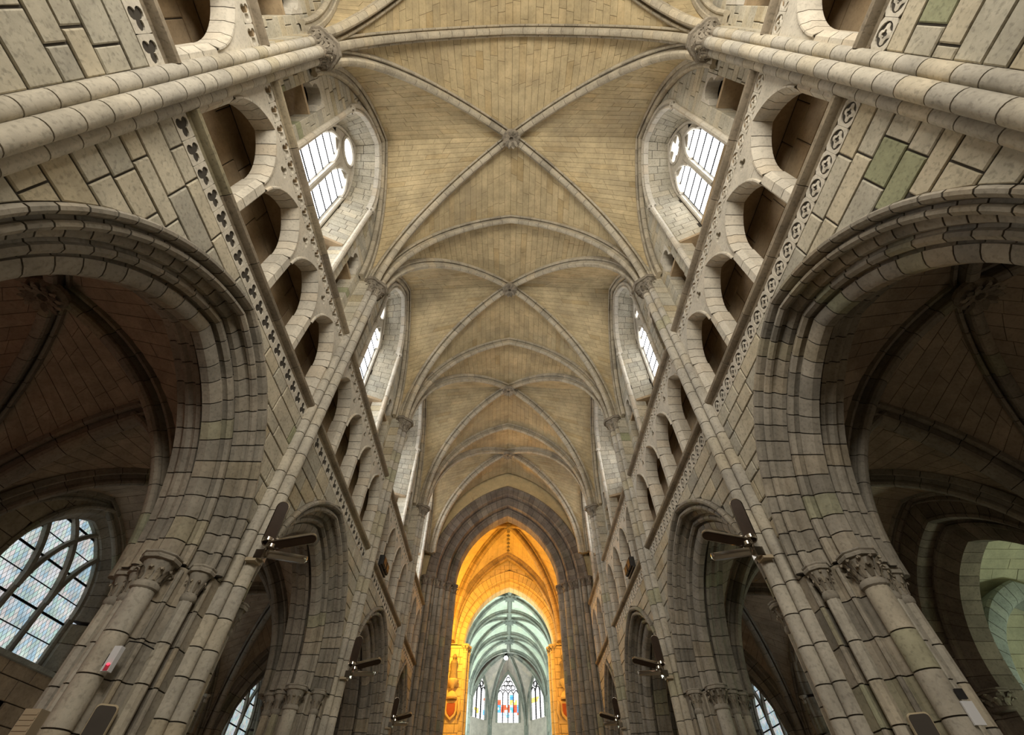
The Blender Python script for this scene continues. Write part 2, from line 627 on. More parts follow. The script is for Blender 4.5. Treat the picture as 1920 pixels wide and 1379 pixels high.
def rib_stones(P, prof, ln=.45, gap=.014, seg=2, tf=None, cut=0.0):
    """voussoirs of a rib along the vault line P; prof (lateral, down)"""
    P, L = resample(P, 60)
    lat, N = rib_frames(P)
    tt = np.linspace(0, L, 60)

    def at(t):
        p = np.array([np.interp(t, tt, P[:, k]) for k in range(3)])
        n = np.array([np.interp(t, tt, N[:, k]) for k in range(3)])
        return p, n / np.linalg.norm(n)
    nv = max(2, round((L - cut) / ln))
    out = []
    for i in range(nv):
        a, b = (L - cut) * i / nv + gap / 2, (L - cut) * (i + 1) / nv - gap / 2
        rings = []
        for k in range(seg + 1):
            p, n = at(a + (b - a) * k / seg)
            rings.append([p + lat * x + n * y for x, y in prof])
        V, F = loft(rings)
        out.append((V, F, (tf or tnt)()))
    q = inset_poly(prof, .009)
    V, F = loft([[P[i] + lat * x + N[i] * y for x, y in q] for i in range(2, 57, 3)] + [[P[58] + lat * x + N[58] * y for x, y in q]])
    return out, (V, F, .5)


def ruled_stones(C1, C2, ch=.28, ln=(.5, 1.1), gap=.010, thick=.06, back=.012, inside=None, tf=None, minw=.12):
    """courses of blocks on the ruled surface between two lines; inside = a point of the room"""
    _, L1 = resample(C1, 2)
    _, L2 = resample(C2, 2)
    n = max(3, round(max(L1, L2) / ch))
    A, _ = resample(C1, n + 1)
    B, _ = resample(C2, n + 1)
    inside = np.asarray(inside, float)
    out, mort = [], []
    for i in range(n):
        a0, a1, b0, b1 = A[i], A[i + 1], B[i], B[i + 1]
        w = np.linalg.norm((a0 + a1 - b0 - b1) / 2)
        if w < minw: continue
        nr = np.cross(b0 - a0 + b1 - a1, a1 - a0 + b1 - b0)
        nr /= np.linalg.norm(nr) + 1e-9
        if np.dot(nr, (a0 + b1) / 2 - inside) < 0: nr = -nr
        m = max(1, round(w / .45))
        V = np.array([a0 + (b0 - a0) * k / m for k in range(m + 1)] + [a1 + (b1 - a1) * k / m for k in range(m + 1)]) + nr * back
        mort.append((V, grid_faces(2, m + 1, False), .5))
        hgt = np.linalg.norm(a1 - a0 + b1 - b0) / 2
        gt = gap / max(hgt, .05) / 2
        s = -RNG.uniform(0, ln[0]) / w
        while s < 1:
            e = s + RNG.uniform(*ln) / w
            s0, s1 = max(s, 0) + gap / w / 2, min(e, 1) - gap / w / 2
            s = e
            if (s1 - s0) * w < .05: continue
            def Q(u, t):
                return (a0 * (1 - u) + b0 * u) * (1 - t) + (a1 * (1 - u) + b1 * u) * t
            lift = nr * RNG.uniform(-.004, .004)
            P = np.array([Q(s0, gt), Q(s1, gt), Q(s1, 1 - gt), Q(s0, 1 - gt)]) + lift
            V, F = prism(P, nr * thick)
            out.append((V, F[:1] + F[2:], (tf or tnt)()))
    return out, mort


def leaf(base, outd, up, w, h, curl):
    """a small crocket leaf standing on a bell and curling outwards"""
    base, outd, up = map(lambda v: np.asarray(v, float), (base, outd, up))
    lat = np.cross(outd, up)
    rings = []
    for t, o, ww, th in ((0, 0, .55, .35), (.45, .15, .9, .4), (.85, .55, 1.0, .5), (1.0, 1.0, .7, .6), (.80, 1.25, .35, .3)):
        c = base + up * h * t + outd * curl * o
        rings.append([c + lat * w * ww * .5, c + outd * w * th * .5 + up * w * .1, c - lat * w * ww * .5, c - outd * w * th * .4])
    return loft(rings)


def capital(parent, cx, cy, r, z0, z1, mat='shaft', nleaf=8, tiers=2, individual=True, ab=1.55):
    """bell, foliage and octagonal abacus"""
    h = z1 - z0
    V, F = lathe((cx, cy, z0), [(r * 1.0, -.02), (r * 1.18, 0), (r * 1.22, .03), (r * 1.16, .06), (r * 1.0, .08), (r * 1.05, h * .45), (r * max(1.35, ab * .8), h * .80)], 14)
    cap = mk('capital', V, F, mat, parent, .4)
    V, F = lathe((cx, cy, z0), [(r * 1.3, h * .78), (r * ab, h * .80), (r * ab * 1.04, h * .88), (r * ab * .97, h * .92), (r * ab * 1.05, h * .96), (r * ab * 1.05, h)], 8, PI / 8)
    mk('abacus', V, F, mat, cap, .45)
    L = []
    for ti in range(tiers):
        for k in range(nleaf):
            a = 2 * PI * (k + .5 * ti) / nleaf
            o = np.array([math.cos(a), math.sin(a), 0])
            V, F = leaf(np.array([cx, cy, z0 + h * (.20 + .21 * ti)]) + o * r * (1.0 + .12 * ti * ti), o, (0, 0, 1), r * .62 * max(1, ab / 2), h * .34, r * .5 * max(1, ab * .7 - .4))
            L.append((V, F, RNG.random()))
    emit('leaf', cap, 'leaf', L, 300 if individual else 0, 7, True)
    return cap


def boss(parent, c, r, n=10):
    V, F = lathe(c, [(r * .5, .12), (r, .10), (r * 1.05, .02), (r * .95, -.04), (r * .55, -.09), (r * .25, -.07), (r * .2, .02)], 16)
    b = mk('boss', V, F, 'leaf', parent, .6)
    b['label'] = 'round carved foliage boss where the ribs meet'
    L = []
    for tier, rr, m in ((0, .55, n), (1, .88, n + 2)):
        for k in range(m):
            a = 2 * PI * (k + .5 * tier) / m
            o = np.array([math.cos(a), math.sin(a), 0])
            V, F = leaf(np.array(c) + o * r * rr * .6 + np.array([0, 0, -.05]), o, (0, 0, -1), r * .34, .07, r * .42)
            L.append((V, F, RNG.random()))
    emit('leaf', b, 'leaf', L, 30, 9, True)
    return b


# ------------------------------------------------------------------ vault bay
def vault_bay(root, A, B, C, D, crown, t0, t1, w0, w1, webmat, ribmat, mort, prof=RIB, ch=.28, ln=(.5, 1.1), ribs=('t0', 'd', 'w0', 'w1'),
              wprof=None, tprof=None, maxweb=300, bossr=.3, tf=None, off=.14, wo=.16, ridge=False, ribln=.45):
    """A,B springers on side 0 (near, far), C,D on side 1; t0,t1 crowns of the cross arches; w0,w1 crowns along the walls"""
    A, B, C, D = [np.asarray(v, float) for v in (A, B, C, D)]
    crown, t0, t1, w0, w1 = [np.asarray(v, float) for v in (crown, t0, t1, w0, w1)]
    mid = (A + B + C + D) / 4
    stones, mortar = [], []
    o = lambda P, dy, dx=0: P + np.array([dx, dy, 0])
    for P, tc, wc, sy, sx in ((A, t0, w0, 1, 1), (B, t1, w0, -1, 1), (C, t0, w1, 1, -1), (D, t1, w1, -1, -1)):
        sgx = 1 if A[0] < C[0] else -1
        kx = sx * sgx
        Dg = spring_curve(o(P, off * sy, 0), crown)
        Tc = spring_curve(P, np.array([tc[0], P[1] + (tc[1] - P[1]), tc[2]]))
        Wc = spring_curve(o(P, off * 2.1 * sy, -kx * wo), np.array([P[0] - kx * wo, wc[1], wc[2]]))
        s1, m1 = ruled_stones(Tc, Dg, ch, ln, inside=mid, tf=tf)
        s2, m2 = ruled_stones(Wc, Dg, ch, ln, inside=mid, tf=tf)
        stones += s1 + s2
        mortar += m1 + m2
        if 'd' in ribs:
            st, core = rib_stones(Dg, prof, ribln, tf=tf, cut=.06)
            r = mk('diagonal_rib', core[0], core[1], 'mortar', root)
            emit('voussoir', r, ribmat, st, 60, 8, True)
        if ('t0' in ribs and sy > 0) or ('t1' in ribs and sy < 0):
            st, core = rib_stones(Tc, tprof or prof, ribln, tf=tf)
            r = mk('transverse_rib', core[0], core[1], 'mortar', root)
            emit('voussoir', r, ribmat, st, 60, 8, True)
        if (('w0' in ribs and sx > 0) or ('w1' in ribs and sx < 0)):
            st, core = rib_stones(Wc, wprof or [(x * .8, y * .7) for x, y in prof], ribln, tf=tf)
            r = mk('wall_rib', core[0], core[1], 'mortar', root)
            emit('voussoir', r, ribmat, st, 60, 8, True)
    V, F, T = join(mortar)
    mk('web_mortar', V, F, mort, root, smooth=False)
    emit('web_stone', root, webmat, stones, maxweb, 10)
    if bossr:
        boss(root, (crown[0], crown[1], crown[2] - .36), bossr)


# ================================================================== NAVE
ORD = ['nearest', 'second', 'third', 'fourth', 'fifth']
Z_SP = 13.37


def ys(s): return YL if s < 0 else YR


def sname(s): return 'left' if s < 0 else 'right'


# ---- nave ceiling, bay by bay
for i in range(5):
    yl0, yl1, yr0, yr1 = YL[i], YL[i + 1], YR[i], YR[i + 1]
    yc = (yl0 + yl1 + yr0 + yr1) / 4
    root = tag(empty('ceiling', (0, yc, 18.8)), ['stone rib vault above and behind the viewer', 'stone rib vault of the nearest nave bay with a big carved boss',
               'stone rib vault of the second nave bay', 'stone rib vault of the third nave bay', 'stone rib vault of the last nave bay before the orange crossing'][i], 'vault', kind='structure')
    xs = 4.22
    t0y, t1y = (yl0 + yr0) / 2, (yl1 + yr1) / 2
    vault_bay(root, (-xs, yl0, Z_SP), (-xs, yl1, Z_SP), (xs, yr0, Z_SP), (xs, yr1, Z_SP), (0, yc, 18.82), (0, t0y, 18.86), (0, t1y, 18.86),
              (-xs, (yl0 + yl1) / 2, 18.45), (xs, (yr0 + yr1) / 2, 18.45), 'vault', 'rib', 'vmortar', maxweb=300 if i in (1, 2, 3) else 120, ch=.27, ln=(.45, 1.2), wo=.24)

# ---- nave piers
TRIPLE = []
for cu, cv, r, a0, a1 in ((-.165, .05, .088, 200, 10), (0, .17, .105, 195, -15), (.165, .05, .088, 170, -20)):
    TRIPLE += circ(cu, cv, r, a0, a1, 10)
TRIPLE = [(-.25, -.12)] + TRIPLE + [(.25, -.12)]


def nave_pier(s, k):
    Y = ys(s)[k]
    pcx = WX + .5
    lab = '%s %s nave pier of clustered shafts with carved capitals' % (ORD[k - 1] if k > 1 else 'closest', sname(s))
    lab = {1: 'triple vaulting shaft in the upper %s corner, nearest of all' % sname(s), 2: 'large clustered pier in the %s foreground with carved foliage capitals' % sname(s),
           3: 'second clustered pier along the %s arcade, behind the foreground pier' % sname(s), 4: 'third clustered pier along the %s arcade, small in the distance' % sname(s)}[k]
    root = tag(empty('clustered_pier', (s * pcx, Y, 0)), lab, 'pier', 'nave piers')
    P = lambda u, v: (s * (pcx - v), Y + u)          # u along the nave, v to the nave
    W2 = lambda u, v: (s * (WX - v), Y + u)
    # vaulting shaft
    pr = [W2(u, v) for u, v in TRIPLE]
    core = vcore(pr, 0, 13.05)
    vs = mk('vaulting_shaft', core[0], core[1], 'mortar', root)
    emit('drum', vs, 'shaft', vsweep(pr, courses(0, 13.05, .41)), 60, 8, True)
    for u, v, r in ((-.165, .05, .088), (0, .17, .105), (.165, .05, .088)):
        x, y = W2(u, v)
        capital(root, x, y, r, 12.86, 13.42, 'leaf', 8, 3, k <= 2, 2.8)
    # flat pilaster behind the shafts at clerestory level
    pr = [W2(-.27, -.50), W2(-.27, .01), W2(.27, .01), W2(.27, -.50)]
    core = vcore(pr, 10.6, 15.2)
    pi_ = mk('pilaster', core[0], core[1], 'mortar', root)
    emit('pilaster_stone', pi_, 'wall', vsweep(pr, courses(10.6, 15.2, .34)), 60, 8)
    # arcade pier core
    CORE = [(.25, .50), (.42, .50), (.46, .44), (.44, .39), (.50, .33), (.62, .31), (.66, .25), (.74, .23), (.79, .18), (.77, .13), (.84, .09), (.88, .06), (.88, -.06), (.84, -.09), (.77, -.13), (.79, -.18), (.74, -.23), (.66, -.25), (.62, -.31), (.56, -.40), (.52, -.50), (.54, -.58), (.46, -.64), (.40, -.70), (.25, -.76)]
    CORE = CORE + [(-u, v) for u, v in CORE[::-1]]
    pr = [P(u, v) for u, v in CORE]
    core = vcore(pr, 0, 4.45)
    co = mk('pier_core', core[0], core[1], 'mortar', root)
    zz = courses(0, 4.45, .43)
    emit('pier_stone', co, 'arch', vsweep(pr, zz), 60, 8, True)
    # shafts
    SH = [(.61, .40, .082), (-.61, .40, .082), (.95, 0, .140), (-.95, 0, .140), (.60, -.44, .082), (-.60, -.44, .082), (.47, -.70, .085), (-.47, -.70, .085), (0, -.86, .13), (.22, -.78, .085), (-.22, -.78, .085), (.77, .22, .032), (-.77, .22, .032), (.46, .49, .032), (-.46, .49, .032)]
    for u, v, r in SH:
        x, y = P(u, v)
        pr = circ(x, y, r, n=16 if r > .1 else 8)
        zt = 4.08 if r > .05 else 4.4
        core = vcore(pr, 0, zt)
        sh = mk('shaft', core[0], core[1], 'mortar', root)
        emit('drum', sh, 'shaft' if r > .05 else 'arch', vsweep(pr, [z for z in zz if z < zt - .15] + [zt]), 60, 8, True)
        if r > .05:
            capital(root, x, y, r, 4.06, 4.49, 'arch', 8 if r < .12 else 10, 1 if s < 0 else 2, k <= 3, 2.1 if r < .12 else 1.75)
    return root


PIERS = {}
for s in (-1, 1):
    for k in (1, 2, 3, 4):
        PIERS[s, k] = nave_pier(s, k)

# ---- nave elevation
O1 = [(0, -.30), (0, .05), (.03, .085), (.07, .08), (.10, .04), (.105, -.08), (.145, -.08), (.155, -.02), (.18, .0), (.215, -.005), (.245, -.05), (.235, -.10), (.19, -.12), (.19, -.18), (.26, -.20), (.31, -.23), (.31, -.30)]
O2 = [(.18, -.31), (.35, -.31), (.38, -.27), (.43, -.27), (.465, -.32), (.44, -.37), (.44, -.42), (.485, -.42), (.50, -.38), (.58, -.39), (.65, -.42), (.68, -.46), (.68, -.58), (.62, -.62), (.52, -.64), (.46, -.68), (.42, -.72), (.18, -.72)]
O3 = [(0, -.73), (.50, -.73), (.50, -.80), (.44, -.84), (.42, -.90), (.45, -.96), (.44, -1.02), (.38, -1.06), (.34, -1.12), (.34, -1.22), (0, -1.22)]


def foil_panel(mp, y0, y1, z0, z1, lobes, rad, p0, deep, n=24, rot=0.0, inner=None, cz=None):
    """stone panel with a sunk foiled opening: front ring, walls, bottom"""
    cy, cz = (y0 + y1) / 2, cz if cz is not None else (z0 + z1) / 2
    hw = (y1 - y0) / 2
    out, inn = [], []
    for i in range(n):
        a = 2 * PI * i / n + .001
        c, s_ = math.cos(a), math.sin(a)
        k = min(hw / abs(c) if abs(c) > 1e-6 else 9, (z1 - cz) / s_ if s_ > 1e-6 else 9, (cz - z0) / -s_ if s_ < -1e-6 else 9)
        out.append((cy + c * k, cz + s_ * k))
        r = rad * (.42 + .58 * abs(math.cos(lobes / 2 * (a - rot)))) if lobes else rad
        inn.append((cy + c * r, cz + s_ * r))
    R = [mapped(mp, out, p0 - .05), mapped(mp, out, p0), mapped(mp, inn, p0), mapped(mp, inn, p0 - deep)]
    V = np.concatenate(R)
    F = grid_faces(4, n, True)
    F.append(tuple(3 * n + j for j in range(n)))
    if inner:
        m = len(V)
        pts = []
        for i in range(n):
            a = 2 * PI * i / n
            r = rad * (.40 + .48 * abs(math.cos(2 * a)))
            pts.append((cy + math.cos(a) * r, cz + math.sin(a) * r))
        p2 = [(cy + (y - cy) * .45, cz + (z - cz) * .45) for y, z in pts]
        V = np.concatenate([V, mapped(mp, pts, p0 - deep * .8), mapped(mp, pts, p0 - .012), mapped(mp, p2, p0 - .004), mapped(mp, p2, p0 - .03)])
        F += [tuple(m + q for q in f) for f in grid_faces(4, n, True)]
        F.append(tuple(m + 3 * n + j for j in range(n)))
    return V, F


def nave_side(s):
    Y = ys(s)
    wl = tag(empty('wall_%s' % sname(s), (s * (WX + .6), 9.0, 0)), '%s nave wall with arcade, gallery arches and clerestory above' % sname(s), 'wall', kind='structure')
    mp = side_map(s, WX)
    cp = side_map(s, WX + .33)
    spand, fr1, fr2, cler, mort, aisleback, gback, jamb = [], [], [], [], [], [], [], []
    stringpieces, tri_plate = [], []
    for i in range(5):
        ya, yb = Y[i], Y[i + 1]
        hb = (yb - ya) / 2
        yc = (ya + yb) / 2
        e0, e1 = ya + .24, yb - .24
        hw = hb - .35
        A = Arch(yc, 4.47, hw, 3.18)
        # arcade arch
        core = []
        for pr in (O1, O2, O3): core += arch_core(mp, A, pr)
        V, F, T = join(core)
        ar = mk('arcade_arch', V, F, 'mortar', wl)
        nv = 15
        for pr, dn in ((O1, 0), (O2, -3), (O3, -4)):
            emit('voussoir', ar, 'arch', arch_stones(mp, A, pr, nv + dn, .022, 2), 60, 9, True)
        # spandrels
        zz = courses(4.45, 7.73, .335)
        spand += ashlar(mp, 4.45, 7.73, lambda z: e0, lambda z: yc - A.ext(z), zs=zz)
        spand += ashlar(mp, 4.45, 7.73, lambda z: yc + A.ext(z), lambda z: e1, zs=zz)
        for sg in (-1, 1):
            cv = A.curve(.06, 12, sg)
            poly = cv + [(yc, 8.2), (ya if sg < 0 else yb, 8.2), (ya if sg < 0 else yb, 4.45)]
            mort.append((*plate(mp, poly, -.02, -.12), .5))
            aisleback.append((*plate(mp, poly, -1.05, -1.2), .45))
        # friezes, strings
        for z0, z1, st, lst in ((7.73, 8.02, .31, fr1), (10.34, 10.60, .30, fr2)):
            n = max(3, round((e1 - e0) / st))
            for j in range(n):
                a, b = e0 + (e1 - e0) * j / n, e0 + (e1 - e0) * (j + 1) / n
                if s < 0:
                    V, F = foil_panel(mp, a + .002, b - .002, z0, z1, 3, .132, 0, .12, 24, 0)
                else:
                    V, F = foil_panel(mp, a + .002, b - .002, z0, z1, 0, .122, 0, .07, 20, 0, True)
                lst.append((V, F, .5))
        for z0 in (8.02, 10.61):
            pr = [(-.05, .0), (.0, .0), (.02, .035), (.07, .05), (.11, .085), (.12, .13), (.10, .17), (.04, .205), (-.30, .22)]
            n = max(2, round((e1 - e0) / 1.1))
            for j in range(n):
                a, b = e0 + (e1 - e0) * j / n + .006, e0 + (e1 - e0) * (j + 1) / n - .006
                V, F = loft([[mp(y, z0 + z, p) for p, z in pr] for y in (a, b)])
                stringpieces.append((V, F, tnt()))
        # gallery (triforium)
        n = 4 if i < 4 else 3
        sp = (e1 - e0) / n
        ow = min(.56, sp * .405)
        zsp, zt = 9.28, 10.34
        for j in range(n):
            c = e0 + sp * (j + .5)
            eo = sp / 2 - .02
            G = Arch(c, zsp, ow + .10, .98)
            prg = [(0, -.30), (0, -.005), (.02, .03), (.045, .03), (.06, -.01), (.07, -.04), (.10, -.09), (.10, -.30)]
            V, F, T = join(arch_core(mp, G, prg, 8))
            g = mk('gallery_arch', V, F, 'mortar', wl)
            emit('voussoir', g, 'carved', arch_stones(mp, G, prg, 5, .014, 2), 60, 8, True)
            # plate over the arch, left and right of the apex
            for sg in (-1, 1):
                cv = [(y, z) for y, z in G.curve(.02, 12, sg)]
                ph = .125
                cut = eo + .02 - ph
                hi_ = [(y, z) for y, z in cv if abs(y - c) <= cut]
                lo_ = [(y, z) for y, z in cv if abs(y - c) > cut]
                zc = G.zs + math.sqrt(max(.01, (G.R - .02) ** 2 - (cut + G.c) ** 2)) if cut < G.hw else 9.85
                ye = c + sg * (eo + .02)
                up = [(c + sg * cut, zc)] + hi_ + [(c, zt), (c + sg * cut, zt)]
                tri_plate.append((*plate(mp, up, -.004, -.25), tnt() * .6 + .2))
                if lo_:
                    dn = lo_ + [(c + sg * cut, zc), (ye, zc), (ye, zsp)]
                    tri_plate.append((*plate(mp, dn, -.004, -.25), .5))
                # half panel with half trefoil is completed by the neighbour
            if j < n - 1:
                pc = c + sp / 2
                V, F = foil_panel(mp, pc - .125, pc + .125, zc, zt, 3, .115, -.002, .14, 24, PI / 2, None, zt - .20)
                mk('trefoil_panel', V, F, 'carved', wl, .5, False)
            elif True:
                pass
        for j in range(n + 1):
            pc = e0 + sp * j
            w = sp / 2 - ow
            u0, u1 = (-w if j > 0 else -.15), (w if j < n else .15)
            ch_ = min(.07, w * .5)
            pr = [(u0, -.32), (u0, -.09), (u0 + (ch_ if j > 0 else 0), 0), (u1 - (ch_ if j < n else 0), 0), (u1, -.09), (u1, -.32)]
            pl = [(mp(pc + u, 0, p)[0], pc + u) for u, p in pr]
            core = vcore(pl, 8.22, zsp)
            gp = mk('gallery_pier', core[0], core[1], 'mortar', wl)
            emit('pier_stone', gp, 'carved', vsweep(pl, courses(8.22, zsp, .4), .014), 60, 8)
            if j in (0, n):
                V, F = plate(mp, [(pc - .125, zc), (pc + .125, zc), (pc + .125, zt), (pc - .125, zt)], -.004, -.25)
                tri_plate.append((V, F, .5))
        # gallery passage: floor, ceiling, back wall
        bm = side_map(s, WX + .78)
        gback += ashlar(bm, 8.22, 10.5, lambda z: ya, lambda z: yb, .42, (.6, 1.2), .06, .016)
        mort.append((*plate(bm, [(ya, 8.1), (yb, 8.1), (yb, 10.6), (ya, 10.6)], -.02, -.15), .5))
        for z in (8.2, 10.62):
            V, F = box((s * (WX + .42), yc, z + (.0 if z < 9 else -.02)), (.80, yb - ya, .1))
            gback.append((V, F, .5))
        # ------------- clerestory
        zb = 10.83
        CA = Arch(yc, 15.6, 1.38, 2.3)
        dn_ = lambda z: CA.ext(z)
        dc = (1.38 + (hb - .28)) / 2 + .06
        dw = min(.29, (hb - .28 - 1.38) / 2 - .06)
        has_door = dw > .12
        def skip(y, z):
            d = abs(y - yc)
            return has_door and z < 13.75 and abs(d - dc) < dw + .02
        zz = courses(zb, 18.9, .27)
        for sg in (-1, 1):
            lo = (lambda z: e0 - .15) if sg < 0 else (lambda z: yc + dn_(z))
            hi = (lambda z: yc - dn_(z)) if sg < 0 else (lambda z: e1 + .15)
            if has_door:
                # narrow strips either side of the passage opening, full wall above it
                z1 = min(zz, key=lambda q: abs(q - 13.72))
                k = zz.index(z1)
                a_, b_ = yc + sg * (dc - dw), yc + sg * (dc + dw)
                a_, b_ = min(a_, b_), max(a_, b_)
                cler += ashlar(cp, 0, 0, lo, (lambda z: a_), ln=(.3, .7), depth=.40, gap=.014, zs=zz[:k + 1])
                cler += ashlar(cp, 0, 0, (lambda z: b_), hi, ln=(.3, .7), depth=.40, gap=.014, zs=zz[:k + 1])
                cler += ashlar(cp, 0, 0, lo, hi, ln=(.35, .85), depth=.40, gap=.014, zs=zz[k:])
                # trefoil head of the passage opening
                m_ = (a_ + b_) / 2
                w = dw
                pts = [(m_ - w, z1 - .62), (m_ - w, z1 - .01), (m_ + w, z1 - .01), (m_ + w, z1 - .62), (m_ + w * .92, z1 - .60), (m_ + w * .62, z1 - .47)]
                for q in range(9):
                    an = math.radians(-25 + 230 * q / 8)
                    pts.append((m_ + w * .80 * math.cos(an), z1 - .34 + w * .80 * math.sin(an)))
                pts += [(m_ - w * .62, z1 - .47), (m_ - w * .92, z1 - .60)]
                V, F = plate(cp, pts, .01, -.30)
                mk('trefoil_head', V, F, 'carved', wl, .45, False)
            else:
                cler += ashlar(cp, 0, 0, lo, hi, ln=(.3, .8), depth=.40, gap=.014, zs=zz)
            # mortar backing with the same cut
            cv = CA.curve(.0, 10, sg)
            ye = ya if sg < 0 else yb
            poly = cv + [(yc, 19.4), (ye, 19.4), (ye, 15.6)]
            mort.append((*plate(cp, poly, -.02, -.38), .5))
            x0 = yc + sg * 1.38
            if has_door:
                for q0, q1, h0, h1 in ((x0, yc + sg * (dc - dw), zb - .2, 13.8), (yc + sg * (dc + dw), ye, zb - .2, 13.8), (x0, ye, 13.74, 15.61)):
                    q0, q1 = min(q0, q1) + .035, max(q0, q1) - .035
                    h0 += .03 if h0 > 13 else 0
                    mort.append((*plate(cp, [(q0, h0), (q1, h0), (q1, h1), (q0, h1)], -.02, -.38), .5))
            else:
                q0, q1 = min(x0, ye), max(x0, ye)
                mort.append((*plate(cp, [(q0, zb - .2), (q1, zb - .2), (q1, 15.61), (q0, 15.61)], -.02, -.38), .5))
            # embrasure: jamb from the passage lintel up, then the soffit
            xb = WX + 1.03
            fb = Arch(yc, 15.55, 1.06, 2.1)
            C1 = [np.array(cp(yc + sg * 1.38, z, -.05)) for z in np.linspace(13.0, 15.6, 8)] + [np.array(cp(*CA.pt(0, t, sg), -.05)) for t in np.linspace(.1, 1, 10)]
            C2 = [np.array((s * xb, yc + sg * 1.06, z)) for z in np.linspace(13.0, 15.55, 8)] + [np.array((s * xb, *fb.pt(0, t, sg))) for t in np.linspace(.1, 1, 10)]
            st, mo = ruled_stones(C1, C2, .29, (.3, .6), .014, .06, inside=(s * (WX + .6), yc, 14), tf=lambda: min(.7, max(.1, RNG.gauss(.38, .09))))
            jamb += st
            mort += mo
            # lintel under the jamb
            V, F = loft([[(s * (WX + .40), yc + sg * 1.36, z), (s * xb, yc + sg * 1.04, z), (s * xb, yc + sg * 2.9, z), (s * (WX + .40), yc + sg * 2.9, z)] for z in (13.0, 12.9)])
            gback.append((V, F, .6))
            # colonette and roll round the arch
            x, y, _ = cp(yc + sg * 1.43, 0, .03)
            pr = circ(x, y, .075, n=10)
            core = vcore(pr, zb, 15.5)
            co = mk('colonette', core[0], core[1], 'mortar', wl)
            emit('drum', co, 'carved', vsweep(pr, courses(zb, 15.5, .62)), 60, 8, True)
            capital(wl, x, y, .075, 15.44, 15.68, 'carved', 6, 1, i <= 2, 1.7)
        rl = [(-.11 + .07 * math.cos(2 * PI * k / 8), .02 + .07 * math.sin(2 * PI * k / 8)) for k in range(8)]
        rl2 = [(-.02, -.1), (-.02, .03), (.0, .055), (.04, .05), (.06, .0), (.06, -.1)]
        CB = Arch(yc, 15.64, 1.38, 2.27)
        V, F, T = join(arch_core(cp, CB, rl2, 10))
        wa = mk('window_arch', V, F, 'mortar', wl)
        emit('voussoir', wa, 'carved', arch_stones(cp, CB, rl2, 7, .012, 3) + arch_stones(cp, CB, rl, 7, .012, 3), 60, 8, True)
        # passage behind: back wall pieces left and right of the window
        om = side_map(s, WX + 1.04)
        for q0, q1 in ((ya, yc - 1.02), (yc + 1.02, yb)):
            gback += ashlar(om, 10.7, 13.2, lambda z: q0, lambda z: q1, .40, (.5, 1.0), .05, .014)
            mort.append((*plate(om, [(q0, 10.6), (q1, 10.6), (q1, 18.5), (q0, 18.5)], -.02, -.2), .5))
        fbo = Arch(yc, 15.55, 1.06, 2.1)
        for sg in (-1, 1):
            mort.append((*plate(om, fbo.curve(0, 8, sg) + [(yc, 18.5), (yc + sg * 1.2, 18.5), (yc + sg * 1.2, 15.55)], -.02, -.2), .5))
    V, F, T = join(mort)
    mk('wall_core', V, F, 'mortar', wl, smooth=False)
    V, F, T = join(aisleback)
    mk('aisle_side_face', V, F, 'aislewall', wl, T, smooth=False)
    emit('spandrel_stone', wl, 'wall', spand, 300, 10)
    emit('carved_frieze_panel', wl, 'carved', fr1 + fr2, 300, 9)
    emit('string_course_stone', wl, 'string', stringpieces, 300, 10, True)
    emit('gallery_spandrel', wl, 'carved', tri_plate, 300, 9)
    emit('gallery_back_stone', wl, 'brown', gback, 300, 10)
    emit('clerestory_stone', wl, 'wall', cler, 300, 10)
    emit('embrasure_stone', wl, 'wall', jamb, 300, 10)
    return wl


for s in (-1, 1):
    nave_side(s)


# ---- windows
WIN = [0]


def bar_arch(mp, A, q0, q1, p0, p1, n=10, t0=0.0, t1=1.0, sgs=(-1, 1)):
    out = []
    for sg in sgs:
        rings = []
        for k in range(n + 1):
            t = t0 + (t1 - t0) * k / n
            rings.append([mp(*A.pt(q0, t, sg), p0), mp(*A.pt((q0 + q1) / 2, t, sg), p0 + .03), mp(*A.pt(q1, t, sg), p0), mp(*A.pt(q1, t, sg), p1), mp(*A.pt(q0, t, sg), p1)])
        out.append((*loft(rings), .4))
    return out


def vbar(mp, y, w, z0, z1, p0, p1):
    return (*loft([[mp(y - w, z, p1), mp(y - w, z, p0 - .03), mp(y - w * .4, z, p0), mp(y + w * .4, z, p0), mp(y + w, z, p0 - .03), mp(y + w, z, p1)] for z in (z0, z1)]), .4)


def panes(mp, cell, region, p=0.0, tf=RNG.random):
    out = []
    for c in cell:
        r = clip_convex(c, region)
        if len(r) > 2 and parea(r) > 2e-4:
            V = mapped(mp, r, p)
            out.append((V, [tuple(range(len(V)))], tf()))
    return out


def new_window(label, loc):
    WIN[0] += 1
    return tag(empty('window_%d' % WIN[0], loc), label, 'window', kind='structure')


